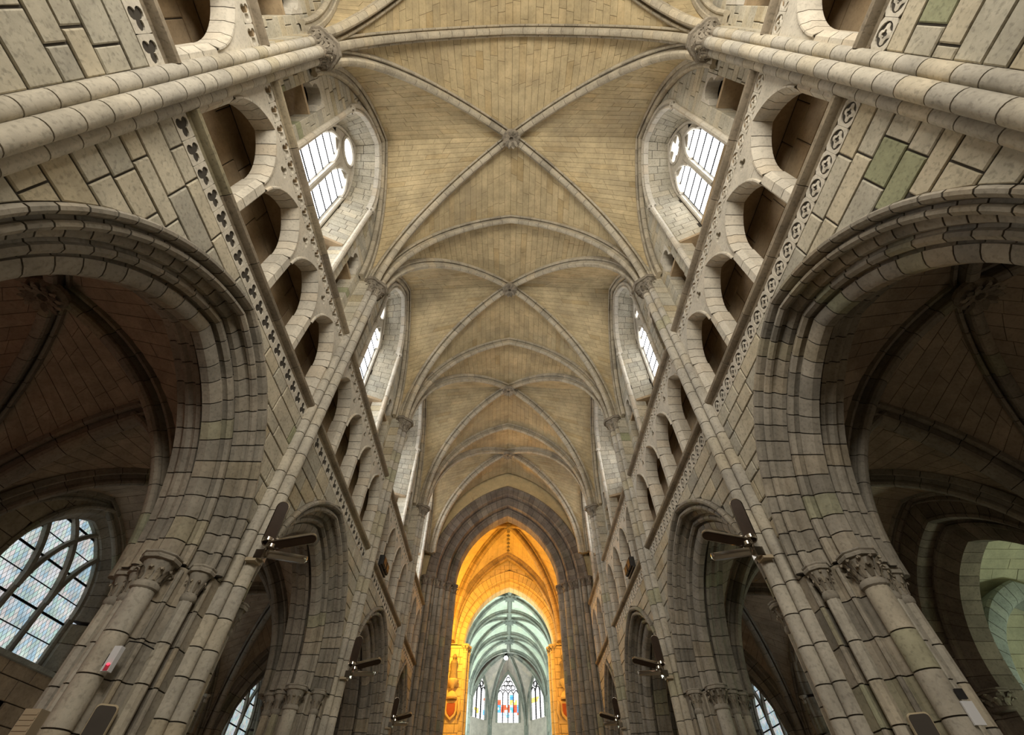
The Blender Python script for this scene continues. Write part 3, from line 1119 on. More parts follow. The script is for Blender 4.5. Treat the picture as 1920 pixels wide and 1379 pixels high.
def clerestory_window(s, i):
    Y = ys(s)
    yc = (Y[i] + Y[i + 1]) / 2
    xw = WX + 1.05
    mp = side_map(s, xw)
    sill = 10.9 if s < 0 else 13.45
    root = new_window('%s clerestory window with two lancets under a round light' % ['', 'nearest %s' % sname(s), 'second %s' % sname(s), 'third %s' % sname(s), 'last %s' % sname(s)][i], (s * xw, yc, sill))
    fb = Arch(yc, 15.55, 1.06, 2.1)
    tr = bar_arch(mp, fb, 0, .10, .02, -.16)
    tr += [vbar(mp, yc - 1.01, .06, sill, 15.55, .02, -.16), vbar(mp, yc + 1.01, .06, sill, 15.55, .02, -.16), vbar(mp, yc, .075, sill, 15.95, .04, -.16)]
    V, F, T = join(tr)
    mk('tracery_frame', V, F, 'carved', root, T)
    fill = []
    for sg in (-1, 1):
        L = Arch(yc + sg * .5, 15.45, .44, .9)
        V, F, T = join(bar_arch(mp, L, 0, .07, .02, -.14))
        mk('lancet_tracery', V, F, 'carved', root, T)
        reg = L.outline(.05, sill, 8)
        cells = []
        nz = max(2, round((16.35 - sill) / .52))
        zz = [sill + (16.4 - sill) * k / nz for k in range(nz + 1)]
        for a, b in zip(zz[:-1], zz[1:]):
            cells.append([(L.y0 - .5, a + .008), (L.y0 + .5, a + .008), (L.y0 + .5, b - .008), (L.y0 - .5, b - .008)])
        emit('glass_pane', root, 'clear', panes(mp, cells, reg, -.10), 40, 8)
        for z in zz[1:-1]:
            V, F = box(np.array(mp(L.y0, z, -.085)), (.02, .80 if z < 15.6 else .6, .055))
            mk('saddle_bar', V, F, 'iron', root, smooth=False)
        # spandrel infill beside the lancets, below the round light
        for sg2 in (-1, 1):
            cv = L.curve(.02, 8, sg2)
            yo = L.y0 + sg2 * .5
            zo = fb.zs + math.sqrt(max(0.01, (fb.R - .05) ** 2 - (abs(yo - yc) * .98 + fb.c) ** 2)) if abs(yo - yc) > .6 else 16.25
            fill.append((*plate(mp, cv + [(L.y0, 16.5), (yo, min(zo, 16.5)), (yo, 15.45)], -.02, -.09), .4))
    cz, r = 16.90, .38
    ring = []
    n = 24
    rr = [[mp(yc + math.cos(2 * PI * k / n) * q, cz + math.sin(2 * PI * k / n) * q, p) for q, p in ((r + .09, -.14), (r + .09, -.0), (r + .04, .04), (r, 0), (r, -.14))] for k in range(n + 1)]
    V, F = loft(rr, True, False)
    mk('round_light_ring', V, F, 'carved', root, .4)
    # stone web round the ring up to the arch
    out, inn = [], []
    for k in range(32):
        a = 2 * PI * k / 32
        inn.append((yc + math.cos(a) * (r + .05), cz + math.sin(a) * (r + .05)))
        z = cz + math.sin(a) * .95
        y = yc + math.cos(a) * 1.0
        e = fb.ext(min(z, 17.6), .03)
        z = max(15.85, min(z, 17.58))
        out.append((yc + max(-e, min(e, y - yc)), z))
    V = np.concatenate([mapped(mp, inn, -.03), mapped(mp, out, -.03)])
    fill.append((V, grid_faces(2, 32, True), .4))
    V, F, T = join(fill)
    mk('tracery_infill', V, F, 'carved', root, T, False)
    reg = [(yc + math.cos(2 * PI * k / 20) * (r + .02), cz + math.sin(2 * PI * k / 20) * (r + .02)) for k in range(20)]
    cells = [[(yc - .5, cz - .5 + .25 * q + .006), (yc + .5, cz - .5 + .25 * q + .006), (yc + .5, cz - .25 + .25 * q - .006), (yc - .5, cz - .25 + .25 * q - .006)] for q in range(4)]
    emit('glass_pane', root, 'clear', panes(mp, cells, reg, -.10), 40, 8)
    if s > 0:      # quatrefoil cusps in the round light
        cus = []
        for k in range(4):
            a = PI / 4 + k * PI / 2
            pts = [(yc + math.cos(a + d) * q, cz + math.sin(a + d) * q) for d, q in ((-.42, r + .02), (-.12, r * .52), (.12, r * .52), (.42, r + .02))]
            cus.append((*plate(mp, pts, -.02, -.12), .4))
        V, F, T = join(cus)
        mk('quatrefoil_cusps', V, F, 'carved', root, T, False)
        sl = plate(mp, [(yc - 1.06, 10.6), (yc + 1.06, 10.6), (yc + 1.06, 13.47), (yc - 1.06, 13.47)], .0, -.2)
        mk('blocked_sill', sl[0], sl[1], 'brown', root, .7, False)
    # lead backing closes the window
    V, F = plate(mp, [(yc - 1.1, sill - .1), (yc + 1.1, sill - .1), (yc + 1.1, 17.8), (yc - 1.1, 17.8)], -.13, -.15)
    mk('lead_lattice', V, F, 'lead', root, .3, False)


for s in (-1, 1):
    for i in (1, 2, 3, 4):
        clerestory_window(s, i)

# ================================================================== AISLES
AX = 10.12
for s in (-1, 1):
    Y = ys(s)
    for i in range(5):
        ya, yb = Y[i], Y[i + 1]
        yc = (ya + yb) / 2
        lab = ['%s aisle vault behind the viewer', 'dark rib vault of the nearest %s aisle bay with a carved boss', 'dark rib vault of the second %s aisle bay', 'dark rib vault of the third %s aisle bay', 'dark rib vault of the last %s aisle bay'][i] % sname(s)
        root = tag(empty('ceiling', (s * 7.75, yc, 8.2)), lab, 'vault', kind='structure')
        x0, x1 = s * 5.58, s * 10.0
        TP = [(x * 1.7, y * 1.1) for x, y in RIB]
        vault_bay(root, (x0, ya, 4.47), (x0, yb, 4.47), (x1, ya, 4.47), (x1, yb, 4.47), (s * 7.75, yc, 8.30), (s * 7.75, ya, 8.22), (s * 7.75, yb, 8.22), (x0, yc, 7.95), (x1, yc, 7.95),
                  'aislevault', 'arch' if i else 'arch', 'amortar', maxweb=300 if i in (1, 2) else 100, ch=.30, ln=(.5, 1.2), tprof=TP, bossr=.30, off=.16, ribln=.5)
    # outer wall
    wl = tag(empty('wall_aisle_%s' % sname(s), (s * AX, 9, 0)), '%s aisle outer wall of brown coursed stone' % sname(s), 'wall', kind='structure')
    am = side_map(s, AX)
    st, mo = [], []
    for i in range(5):
        ya, yb = Y[i], Y[i + 1]
        yc = (ya + yb) / 2
        big = s > 0 and i == 2
        if big:
            A = Arch(yc - .25, 4.3, 2.75, 3.45)
            q0 = .0
        else:
            A = Arch(yc + .35, 5.72, 1.72, 2.1)
            q0 = 0
        has = (i in (2, 3, 4))
        zz = courses(0, 8.4, .36)
        if has:
            lowz = 0 if big else 4.7
            st += ashlar(am, 0, 0, lambda z: ya, lambda z: A.y0 - A.ext(z), ln=(.45, 1.0), depth=.06, gap=.016, zs=zz)
            st += ashlar(am, 0, 0, lambda z: A.y0 + A.ext(z), lambda z: yb, ln=(.45, 1.0), depth=.06, gap=.016, zs=zz)
            for sg in (-1, 1):
                ye = ya if sg < 0 else yb
                poly = A.curve(0, 10, sg) + [(A.y0, 9), (ye, 9), (ye, 0), (A.y0 + sg * A.hw, 0)]
                mo.append((*plate(am, poly, -.02, -.5), .5))
            if not big:
                zq = [z for z in zz if z < 4.5] + [4.62]
                st += ashlar(am, 0, 0, lambda z: A.y0 - A.hw, lambda z: A.y0 + A.hw, ln=(.45, 1.0), depth=.06, gap=.016, zs=zq,
                             skip=(lambda y, z: s < 0 and i == 2 and z < 3.9 and abs(y - A.y0 + .2) < (1.55 if z < 2.6 else 1.55 * max(0, 1 - ((z - 2.6) / 1.5) ** 2) ** .5)))
                V, F = plate(am, [(A.y0 - A.hw, 0), (A.y0 + A.hw, 0), (A.y0 + A.hw, 4.62), (A.y0 - A.hw, 4.62)], -.35 if (s < 0 and i == 2) else -.02, -.5)
                mo.append((V, F, .5))
                V, F = loft([[am(y, 4.55, -.45), am(y, 4.55, .10), am(y, 4.63, .12), am(y, 4.74, -.45)] for y in (A.y0 - A.hw - .05, A.y0 + A.hw + .05)])
                mk('window_sill', V, F, 'chapelstone', wl, .4, False)
                rl = [(.0, -.05), (-.02, .04), (.03, .08), (.08, .05), (.10, -.02), (.16, -.06), (.20, -.12), (.22, -.20), (.30, -.30), (.30, -.45), (0, -.45)]
                V, F, T = join(arch_core(am, A, rl, 10))
                wa = mk('window_arch', V, F, 'amortar', wl)
                emit('voussoir', wa, 'arch', arch_stones(am, A, rl, 9, .016, 2), 60, 9, True)
                for sg in (-1, 1):
                    pl = [(am(A.y0 + sg * (A.hw - q), 0, p)[0], A.y0 + sg * (A.hw - q)) for q, p in rl]
                    core = vcore(pl, 4.7, 5.65)
                    j = mk('window_jamb', core[0], core[1], 'amortar', wl)
                    emit('jamb_stone', j, 'arch', vsweep(pl, courses(4.7, 5.65, .4)), 60, 9, True)
                    x, y = am(A.y0 + sg * (A.hw + .04), 0, .06)[0], A.y0 + sg * (A.hw + .04)
                    V, F, T = join(vsweep(circ(x, y, .07, n=10), [4.7, 5.2, 5.6], .012))
                    mk('colonette', V, F, 'arch', wl, T)
                    capital(wl, x, y, .075, 5.52, 5.72, 'carved', 6, 1, False, 1.7)
            else:
                # wide arch into the side chapel
                cpro = [(-.12, 0), (-.12, .06), (-.06, .09), (0, .05), (0, 0)]
                c1 = [(0, -.3), (0, .0), (.06, .03), (.42, .02), (.46, .05), (.52, .04), (.56, -.04), (.56, -.3)]
                c2 = [(.40, -.3), (.60, -.3), (.64, -.26), (.70, -.28), (.74, -.36), (.84, -.40), (1.0, -.52), (1.0, -1.0), (.40, -1.0)]
                for pr, nv_ in ((cpro, 16), (c1, 16), (c2, 11)):
                    V, F, T = join(arch_core(am, A, pr, 12))
                    wa = mk('chapel_arch', V, F, 'amortar', wl)
                    emit('voussoir', wa, 'darkarch', arch_stones(am, A, pr, nv_, .02, 2), 60, 9, True)
                for sg in (-1, 1):
                    for pr in (c1, c2):
                        pl = [(am(A.y0 + sg * (A.hw - q), 0, p)[0], A.y0 + sg * (A.hw - q)) for q, p in pr]
                        core = vcore(pl, 0, 4.3)
                        j = mk('chapel_jamb', core[0], core[1], 'amortar', wl)
                        emit('jamb_stone', j, 'darkarch', vsweep(pl, courses(0, 4.3, .42)), 60, 9, True)
                    capital(wl, s * (AX + .45), A.y0 + sg * (A.hw - .8), .2, 3.95, 4.32, 'darkarch', 8, 2, False, 1.6)
        else:
            st += ashlar(am, 0, 0, lambda z: ya, lambda z: yb, ln=(.45, 1.0), depth=.06, gap=.016, zs=zz)
            mo.append((*plate(am, [(ya, 0), (yb, 0), (yb, 9), (ya, 9)], -.02, -.5), .5))
    V, F, T = join(mo)
    mk('wall_core', V, F, 'amortar', wl, smooth=False)
    emit('wall_stone', wl, 'aislewall', st, 300, 10)
    # wall responds
    for k in (1, 2, 3, 4):
        r = tag(empty('wall_respond', (s * (AX - .1), Y[k], 0)), '%s wall shafts carrying the %s aisle vault, %s from the viewer' % (['', 'engaged', 'slim', 'narrow', 'far'][k], sname(s), ['', 'first', 'second', 'third', 'fourth'][k]), 'pier', 'aisle wall responds')
        for u, v, rr in ((0, .16, .15), (-.26, .06, .1), (.26, .06, .1)):
            x, y = s * (AX - v), Y[k] + u
            pr = circ(x, y, rr, n=10)
            core = vcore(pr, 0, 4.1)
            sh = mk('shaft', core[0], core[1], 'amortar', r)
            emit('drum', sh, 'arch', vsweep(pr, courses(0, 4.1, .5)), 60, 10, True)
            capital(r, x, y, rr, 4.05, 4.47, 'arch', 7, 1, False, 1.6)


def aisle_window(s, i):
    Y = ys(s)
    y0 = (Y[i] + Y[i + 1]) / 2 + .35
    mp = side_map(s, AX + .42)
    sill, zs_ = 4.76, 5.72
    A = Arch(y0, zs_, 1.46, 1.90)
    which = {(-1, 2): 'large diamond-leaded window behind the left foreground pier', (-1, 3): 'diamond-leaded window seen low through the second left arch', (-1, 4): 'far left diamond-leaded aisle window',
             (1, 3): 'right aisle diamond-leaded window behind the second arch', (1, 4): 'far right diamond-leaded aisle window'}[s, i]
    root = new_window(which, (s * (AX + .42), y0, sill))
    V, F, T = join(bar_arch(mp, A, -.06, .10, .04, -.14) + [vbar(mp, y0 + sg * 1.42, .08, sill, zs_, .04, -.14) for sg in (-1, 1)])
    mk('tracery_frame', V, F, 'arch', root, T)
    # two mullions that branch into curves parallel to the arch
    for sg in (-1, 1):
        ym = y0 + sg * .47
        V, F, _ = vbar(mp, ym, .06, sill, zs_ + .02, .05, -.14)
        mk('mullion', V, F, 'arch', root, .5)
        for d in (-1, 1):
            # arc starting at the mullion with the radius of the window arch, kept inside the window
            B = Arch(ym - d * 1.46, zs_, 1.46, 1.90)
            tm = 1.0
            for q in range(40):
                yy, zz_ = B.pt(0, (q + 1) / 40, d)
                if abs(yy - y0) > A.ext(zz_, .03) + .02 or zz_ > A.apex(.05):
                    tm = q / 40
                    break
            if tm > .08:
                V, F, T = join(bar_arch(mp, B, -.05, .05, .05, -.14, 10, 0, tm, (d,)))
                mk('tracery_bar', V, F, 'arch', root, .5)
    reg = A.outline(.06, sill, 10)
    dw, dh, g = .105, .19, .009
    cells = []
    r_ = 0
    z = sill - dh
    row = 0
    while z < A.apex() + dh:
        y = y0 - 1.7 + (dw / 2 if row % 2 else 0)
        while y < y0 + 1.7:
            cells.append([(y - dw / 2 + g / 2, z), (y, z - dh / 2 + g), (y + dw / 2 - g / 2, z), (y, z + dh / 2 - g)])
            y += dw
        z += dh / 2
        row += 1
    emit('glass_pane', root, 'diamond', panes(mp, cells, reg, -.06), 300 if i == 2 else 60, 6)
    V, F = plate(mp, reg, -.075, -.09)
    mk('lead_lattice', V, F, 'lead', root, .3, False)
    for k in range(1, 7):
        z = sill + k * .42
        e = A.ext(z, .06)
        if e > .1:
            V, F = box(mp(y0, z, -.045), (.02, 2 * e, .045 if k % 2 == 0 else .018))
            mk('saddle_bar', V, F, 'iron', root, smooth=False)


for s, i in ((-1, 2), (-1, 3), (-1, 4), (1, 3), (1, 4)):
    aisle_window(s, i)

# blind recess under the left aisle window
yb_ = (YL[2] + YL[3]) / 2 - .25
am = side_map(-1, AX)
A = Arch(yb_, 2.3, 1.6, 1.75)
rp = [(0, -.3), (0, .03), (.06, .07), (.12, .04), (.16, -.03), (.24, -.05), (.30, -.12), (.40, -.18), (.45, -.3)]
ra = tag(empty('recess_arch', (-AX, yb_, 0)), 'low moulded recess arch under the left aisle window', 'arch', kind='structure')
emit('voussoir', ra, 'arch', arch_stones(am, A, rp, 8, .016, 2), 60, 9, True)
for sg in (-1, 1):
    pl = [(am(yb_ + sg * (1.6 - q), 0, p)[0], yb_ + sg * (1.6 - q)) for q, p in rp]
    emit('jamb_stone', ra, 'arch', vsweep(pl, courses(0, 2.3, .4)), 60, 9, True)

# ---- side chapel behind the right aisle
ch = tag(empty('wall_chapel', (13, 9.7, 0)), 'pale greenish plastered side chapel beyond the dark right arch', 'wall', kind='structure')
for nm, c, sz in (('back_wall', (16.2, 9.5, 4.5), (.2, 9, 9)), ('end_wall', (13.5, 13.4, 4.5), (5.6, .2, 9)), ('end_wall', (13.5, 5.6, 4.5), (5.6, .2, 9))):
    V, F = box(c, sz)
    mk(nm, V, F, 'chapel', ch, .5, False)
cw = []
for sg in (-1, 1):
    C1 = spring_curve((11.05, 9.45 + sg * 3.8, 4.0), (11.05, 9.45, 7.6))
    C2 = spring_curve((16.1, 9.45 + sg * 3.8, 4.0), (16.1, 9.45, 7.6))
    st, mo = ruled_stones(C1, C2, .3, (.6, 1.1), inside=(13, 9.45, 4))
    cw += st
    V, F, T = join(mo)
    mk('web_mortar', V, F, 'vmortar', ch, smooth=False)
emit('web_stone', ch, 'chapel', cw, 120, 10)
for yy, z0, hw_, mt in ((11.6, 4.3, 2.2, 'amortar'),):
    fm = front_map(yy)
    A = Arch(13.3, 3.9, 2.2, 2.9)
    pr = [(0, -.5), (0, 0), (.06, .05), (.36, .04), (.42, 0), (.46, -.06), (.46, -.5)]
    V, F, T = join(arch_core(fm, A, pr, 12))
    wa = mk('inner_arch', V, F, 'amortar', ch)
    emit('voussoir', wa, 'chapelstone', arch_stones(fm, A, pr, 11, .02, 2), 60, 9, True)
    for sg in (-1, 1):
        pl = [(13.3 + sg * (2.2 - q), yy - p) for q, p in pr]
        core = vcore(pl, 0, 3.9)
        j = mk('inner_jamb', core[0], core[1], 'amortar', ch)
        emit('jamb_stone', j, 'chapelstone', vsweep(pl, courses(0, 3.9, .42)), 60, 9, True)

# ================================================================== CROSSING
YC0 = 23.72
cw_ = tag(empty('wall_crossing', (0, YC0, 0)), 'great dark pointed crossing arch with clustered jambs closing the nave', 'arch', kind='structure')
fm = front_map(YC0)
CR = Arch(0.02, 12.15, 4.3, 1)
CR.c = 1.64; CR.R = 4.3 + 1.64
K1 = [(-.05, -.35), (-.05, .06), (.0, .10), (.07, .09), (.11, .03), (.14, -.01), (.38, -.02), (.42, .02), (.47, .0), (.50, -.08), (.50, -.35)]
K2 = [(.30, -.36), (.52, -.36), (.55, -.31), (.61, -.32), (.64, -.38), (.90, -.40), (.94, -.36), (.99, -.38), (1.02, -.46), (1.02, -.70), (.30, -.70)]
K3 = [(.70, -.72), (1.04, -.72), (1.08, -.67), (1.14, -.69), (1.17, -.76), (1.38, -.78), (1.44, -.84), (1.44, -1.5), (.70, -1.5)]
for pr, nv in ((K1, 20), (K2, 18), (K3, 16)):
    V, F, T = join(arch_core(fm, CR, pr, 16))
    a = mk('crossing_arch', V, F, 'mortar', cw_)
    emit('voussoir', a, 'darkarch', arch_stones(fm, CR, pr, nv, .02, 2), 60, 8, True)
    for sg in (-1, 1):
        pl = [(CR.y0 + sg * (4.3 - q), YC0 - p) for q, p in pr]
        core = vcore(pl, 0, 12.15)
        j = mk('crossing_jamb', core[0], core[1], 'mortar', cw_)
        emit('jamb_stone', j, 'arch', vsweep(pl, courses(0, 12.15, .42)), 60, 8, True)
for sg in (-1, 1):
    for q, p, r in ((-.02, .18, .14), (.24, .10, .13), (.58, -.26, .15), (.84, -.34, .13), (1.10, -.62, .16), (1.40, -.95, .15)):
        x, y = CR.y0 + sg * (4.3 - q), YC0 - p
        pr = circ(x, y, r, n=10)
        core = vcore(pr, 0, 11.75)
        sh = mk('shaft', core[0], core[1], 'mortar', cw_)
        emit('drum', sh, 'arch', vsweep(pr, courses(0, 11.75, .45)), 60, 8, True)
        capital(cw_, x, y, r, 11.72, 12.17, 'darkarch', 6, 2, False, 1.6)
    cv = CR.curve(.02, 12, sg)
    V, F = plate(fm, cv + [(0.02, 20), (sg * 6.0, 20), (sg * 6.0, 0), (CR.y0 + sg * 4.28, 0)], -.05, -1.4)
    mk('crossing_wall', V, F, 'painted', cw_, .3, False)

# crossing vault and walls
root = tag(empty('ceiling', (0, 28.4, 18.3)), 'painted crossing vault glowing orange under lamps', 'vault', kind='structure')
sx = 3.62
CROSSRIB = [(x * 1.6, y * 1.2) for x, y in RIB]
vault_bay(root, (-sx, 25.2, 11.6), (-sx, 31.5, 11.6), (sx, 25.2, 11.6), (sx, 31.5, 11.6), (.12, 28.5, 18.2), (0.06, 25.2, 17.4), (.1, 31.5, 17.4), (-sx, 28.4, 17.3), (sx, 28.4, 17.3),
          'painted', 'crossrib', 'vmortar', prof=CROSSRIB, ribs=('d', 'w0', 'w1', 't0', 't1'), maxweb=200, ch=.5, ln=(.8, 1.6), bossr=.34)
# painted ornament band along the crossing ridge
for ya_, yb_, za_, zb_ in ((25.3, 28.2, 17.43, 18.16), (28.8, 31.4, 18.16, 17.43)):
    V, F = loft([[(.09 + a, y, z - b) for a, b in ((-.24, -.02), (-.24, .03), (.24, .03), (.24, -.02))] for y, z in ((ya_, za_), (yb_, zb_))])
    mk('painted_ridge_band', V, F, 'crossrib', root, .9, False)
ob = []
for k in range(16):
    y = 25.7 + k * .36
    if abs(y - 28.5) < .45: continue
    zr = 17.4 + (18.2 - 17.4) * (1 - abs(y - 28.4) / 3.1) - .05
    V, F = lathe((.10, y, zr), [(.001, -.012), (.10, -.012), (.12, -.004), (.12, .01)], 10)
    ob.append((V, F, .9))
emit('painted_rosette', root, 'darkarch', ob, 60, 6)
ew = tag(empty('wall_crossing_sides', (0, 28.4, 0)), 'side walls of the orange lit crossing', 'wall', kind='structure')
for sg in (-1, 1):
    mp_ = side_map(sg, 3.98)
    st = ashlar(mp_, 0, 18, lambda z: 25.0, lambda z: 31.8, .45, (.6, 1.2), .06, .016)
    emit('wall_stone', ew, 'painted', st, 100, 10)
    V, F = plate(mp_, [(25, 0), (31.8, 0), (31.8, 20), (25, 20)], -.03, -.2)
    mk('wall_core', V, F, 'mortar', ew, smooth=False)

# east crossing arch
YE = 31.8
ea = tag(empty('wall_choir_arch', (.2, YE, 0)), 'orange lit pointed arch between crossing and choir', 'arch', kind='structure')
fe = front_map(YE)
EA = Arch(.20, 11.55, 3.87, 1)
EA.c = .98; EA.R = 3.87 + .98
E1 = [(0, -.3), (0, .03), (.06, .06), (.10, .02), (.48, .0), (.52, .03), (.57, -.02), (.57, -.3)]
E2 = [(.4, -.3), (.60, -.3), (.64, -.26), (.70, -.30), (.90, -.32), (.97, -.42), (.97, -1.2), (.4, -1.2)]
for pr, nv in ((E1, 18), (E2, 15)):
    V, F, T = join(arch_core(fe, EA, pr, 14))
    a = mk('choir_arch', V, F, 'mortar', ea)
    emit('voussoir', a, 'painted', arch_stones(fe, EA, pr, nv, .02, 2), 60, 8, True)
zz = courses(0, 17.6, .42)
st = []
for sg in (-1, 1):
    lo = (lambda z: -4.75) if sg < 0 else (lambda z: EA.y0 + (EA.ext(z) if z > 11.5 else 2.75))
    hi = (lambda z: EA.y0 - (EA.ext(z) if z > 11.5 else 2.75)) if sg < 0 else (lambda z: 4.75)
    st += ashlar(fe, 0, 0, lo, hi, ln=(.5, 1.0), depth=.1, gap=.018, zs=[z for z in zz if z < 11.5] + [11.5])
    st += ashlar(fe, 0, 0, lo, hi, ln=(.5, 1.0), depth=.1, gap=.018, zs=[11.52] + [z for z in zz if z > 11.7])
    V, F = plate(fe, EA.curve(.05, 12, sg) + [(.2, 20), (sg * 6, 20), (sg * 6, 0), (EA.y0 + sg * 2.8, 0), (EA.y0 + sg * 2.8, 11.55)], -.04, -.6)
    mk('wall_core', V, F, 'mortar', ea, smooth=False)
    for q, p, r in ((1.06, -.12, .16), (1.2, -.55, .15)):
        x, y = EA.y0 + sg * (3.85 - q), YE - p
        pr = circ(x, y, r, n=10)
        core = vcore(pr, 0, 11.2)
        sh = mk('shaft', core[0], core[1], 'mortar', ea)
        emit('drum', sh, 'painted', vsweep(pr, courses(0, 11.2, .5)), 60, 8, True)
        capital(ea, x, y, r, 11.1, 11.57, 'painted', 6, 2, False, 1.6)
emit('wall_stone', ea, 'painted', st, 200, 9)

# ================================================================== CHOIR
XC = .32
YT = [32.9, 38.0, 43.4, 48.9, 53.9]
CHR = [(x * 1.35, y * 1.0) for x, y in RIB]
for i in range(4):
    y0, y1 = YT[i], YT[i + 1]
    yc = (y0 + y1) / 2
    root = tag(empty('ceiling', (XC, yc, 18)), 'pale green choir vault, %s bay seen through the orange arch' % ['hidden first', 'second', 'third', 'fourth'][i], 'vault', kind='structure')
    sx = 3.95
    vault_bay(root, (XC - sx, y0, 13.9), (XC - sx, y1, 13.9), (XC + sx, y0, 13.9), (XC + sx, y1, 13.9), (XC, yc, 18.3), (XC, y0, 18.0), (XC, y1, 18.0), (XC - sx, yc, 17.2), (XC + sx, yc, 17.2),
              'choir', 'choirrib', 'choir', prof=CHR, maxweb=60, ch=.5, ln=(1, 2), bossr=0, ribln=.7, ribs=('t0', 'd', 'w0', 'w1') if i < 3 else ('t0', 't1', 'd', 'w0', 'w1'))
    # ridge rib and square key block
    V, F = loft([[(XC + a, y, (18.0 + (18.3 - 18.0) * (1 - abs(y - yc) / (yc - y0))) - b) for a, b in ((-.2, -.05), (-.2, .10), (-.1, .26), (.1, .26), (.2, .10), (.2, -.05))] for y in (y0, yc, y1)])
    mk('ridge_rib', V, F, 'choirrib', root, .3)
    V, F = lathe((XC, yc, 18.02), [(.35, .2), (.62, .12), (.66, -.02), (.50, -.14), (.2, -.18)], 8, PI / 8)
    b = mk('key_block', V, F, 'choirrib', root, .0, False)
    L = []
    for k in range(8):
        a = 2 * PI * k / 8
        o = np.array([math.cos(a), math.sin(a), 0])
        L.append((*leaf(np.array((XC, yc, 17.92)) + o * .3, o, (0, 0, -1), .2, .1, .2), .1))
    emit('leaf', b, 'choirrib', L, 0, 8, True)
wc = tag(empty('wall_choir', (XC, 43, 0)), 'pale green choir side walls with slender shafts', 'wall', kind='structure')
for sg in (-1, 1):
    cm = (lambda sg: (lambda y, z, p: (XC + sg * (4.05 - p), y, z)))(sg)
    V, F = plate(cm, [(32.4, 0), (54.2, 0), (54.2, 20), (32.4, 20)], 0, -.3)
    mk('wall_face', V, F, 'choir', wc, .5, False)
    for y in YT:
        for u, v, r in ((-.32, .06, .12), (0, .16, .17), (.32, .06, .12)):
            pr = circ(XC + sg * (4.05 - v), y + u, r, n=10)
            V, F, T = join(vsweep(pr, courses(0, 13.95, .6)))
            mk('wall_shaft', V, F, 'choirrib', wc, T)
    for i in range(4):          # tall window reveals and gallery openings in the side walls
        yc = (YT[i] + YT[i + 1]) / 2
        A = Arch(yc, 13.6, 1.5, 2.4)
        pr = [(0, -.05), (0, .10), (.08, .16), (.16, .10), (.22, .05), (.22, -.05)]
        V, F, T = join(arch_stones(cm, A, pr, 8, .02, 2))
        mk('window_arch', V, F, 'choirrib', wc, T)
        for j in range(3):
            V, F, _ = vbar(cm, yc - 1.4 + 1.4 * j, .09, 7, 13.8, .16, -.02)
            mk('mullion', V, F, 'choirrib', wc, .5)

# apse
AP = tag(empty('wall_apse', (XC, 56, 0)), 'polygonal apse walls between the three stained glass windows', 'wall', kind='structure')
corners = [(-3.9, 54.0), (-3.85, 55.1), (-1.62, 57.9), (2.26, 57.9), (4.55, 55.1), (4.55, 54.0)]
key = np.array((XC, 54.9, 18.1))
apv = tag(empty('ceiling', (XC, 56, 17)), 'radiating apse vault above the stained glass windows', 'vault', kind='structure')
st, mo = [], []
for a, b in zip(corners[1:-2], corners[2:-1]):
    a, b = np.array(a), np.array(b)
    mid = (a + b) / 2
    crown = np.array((*mid, 17.15))
    for P in (a, b):
        C1 = spring_curve((*P, 12.2), key)
        C2 = spring_curve((*P, 12.2), crown)
        s1, m1 = ruled_stones(C1, C2, .4, (.7, 1.4), inside=(XC, 53, 12))
        st += s1; mo += m1
        r, core = rib_stones(C2, [(x * .9, y * .8) for x, y in RIB], .6)
        emit('wall_rib', apv, 'choirrib', r, 0, 8, True)
for P in corners[1:-1]:
    r, core = rib_stones(spring_curve((*P, 12.2), key), RIB, .6)
    q = mk('apse_rib', core[0], core[1], 'mortar', apv)
    emit('voussoir', q, 'choirrib', r, 0, 8, True)
V, F, T = join(mo); mk('web_mortar', V, F, 'apse', apv, smooth=False)
emit('web_stone', apv, 'apse', st, 0, 10)
V, F = lathe((key[0], key[1], 17.85), [(.3, .2), (.55, .1), (.55, -.06), (.3, -.16)], 10)
mk('boss', V, F, 'choirrib', apv, .1, False)


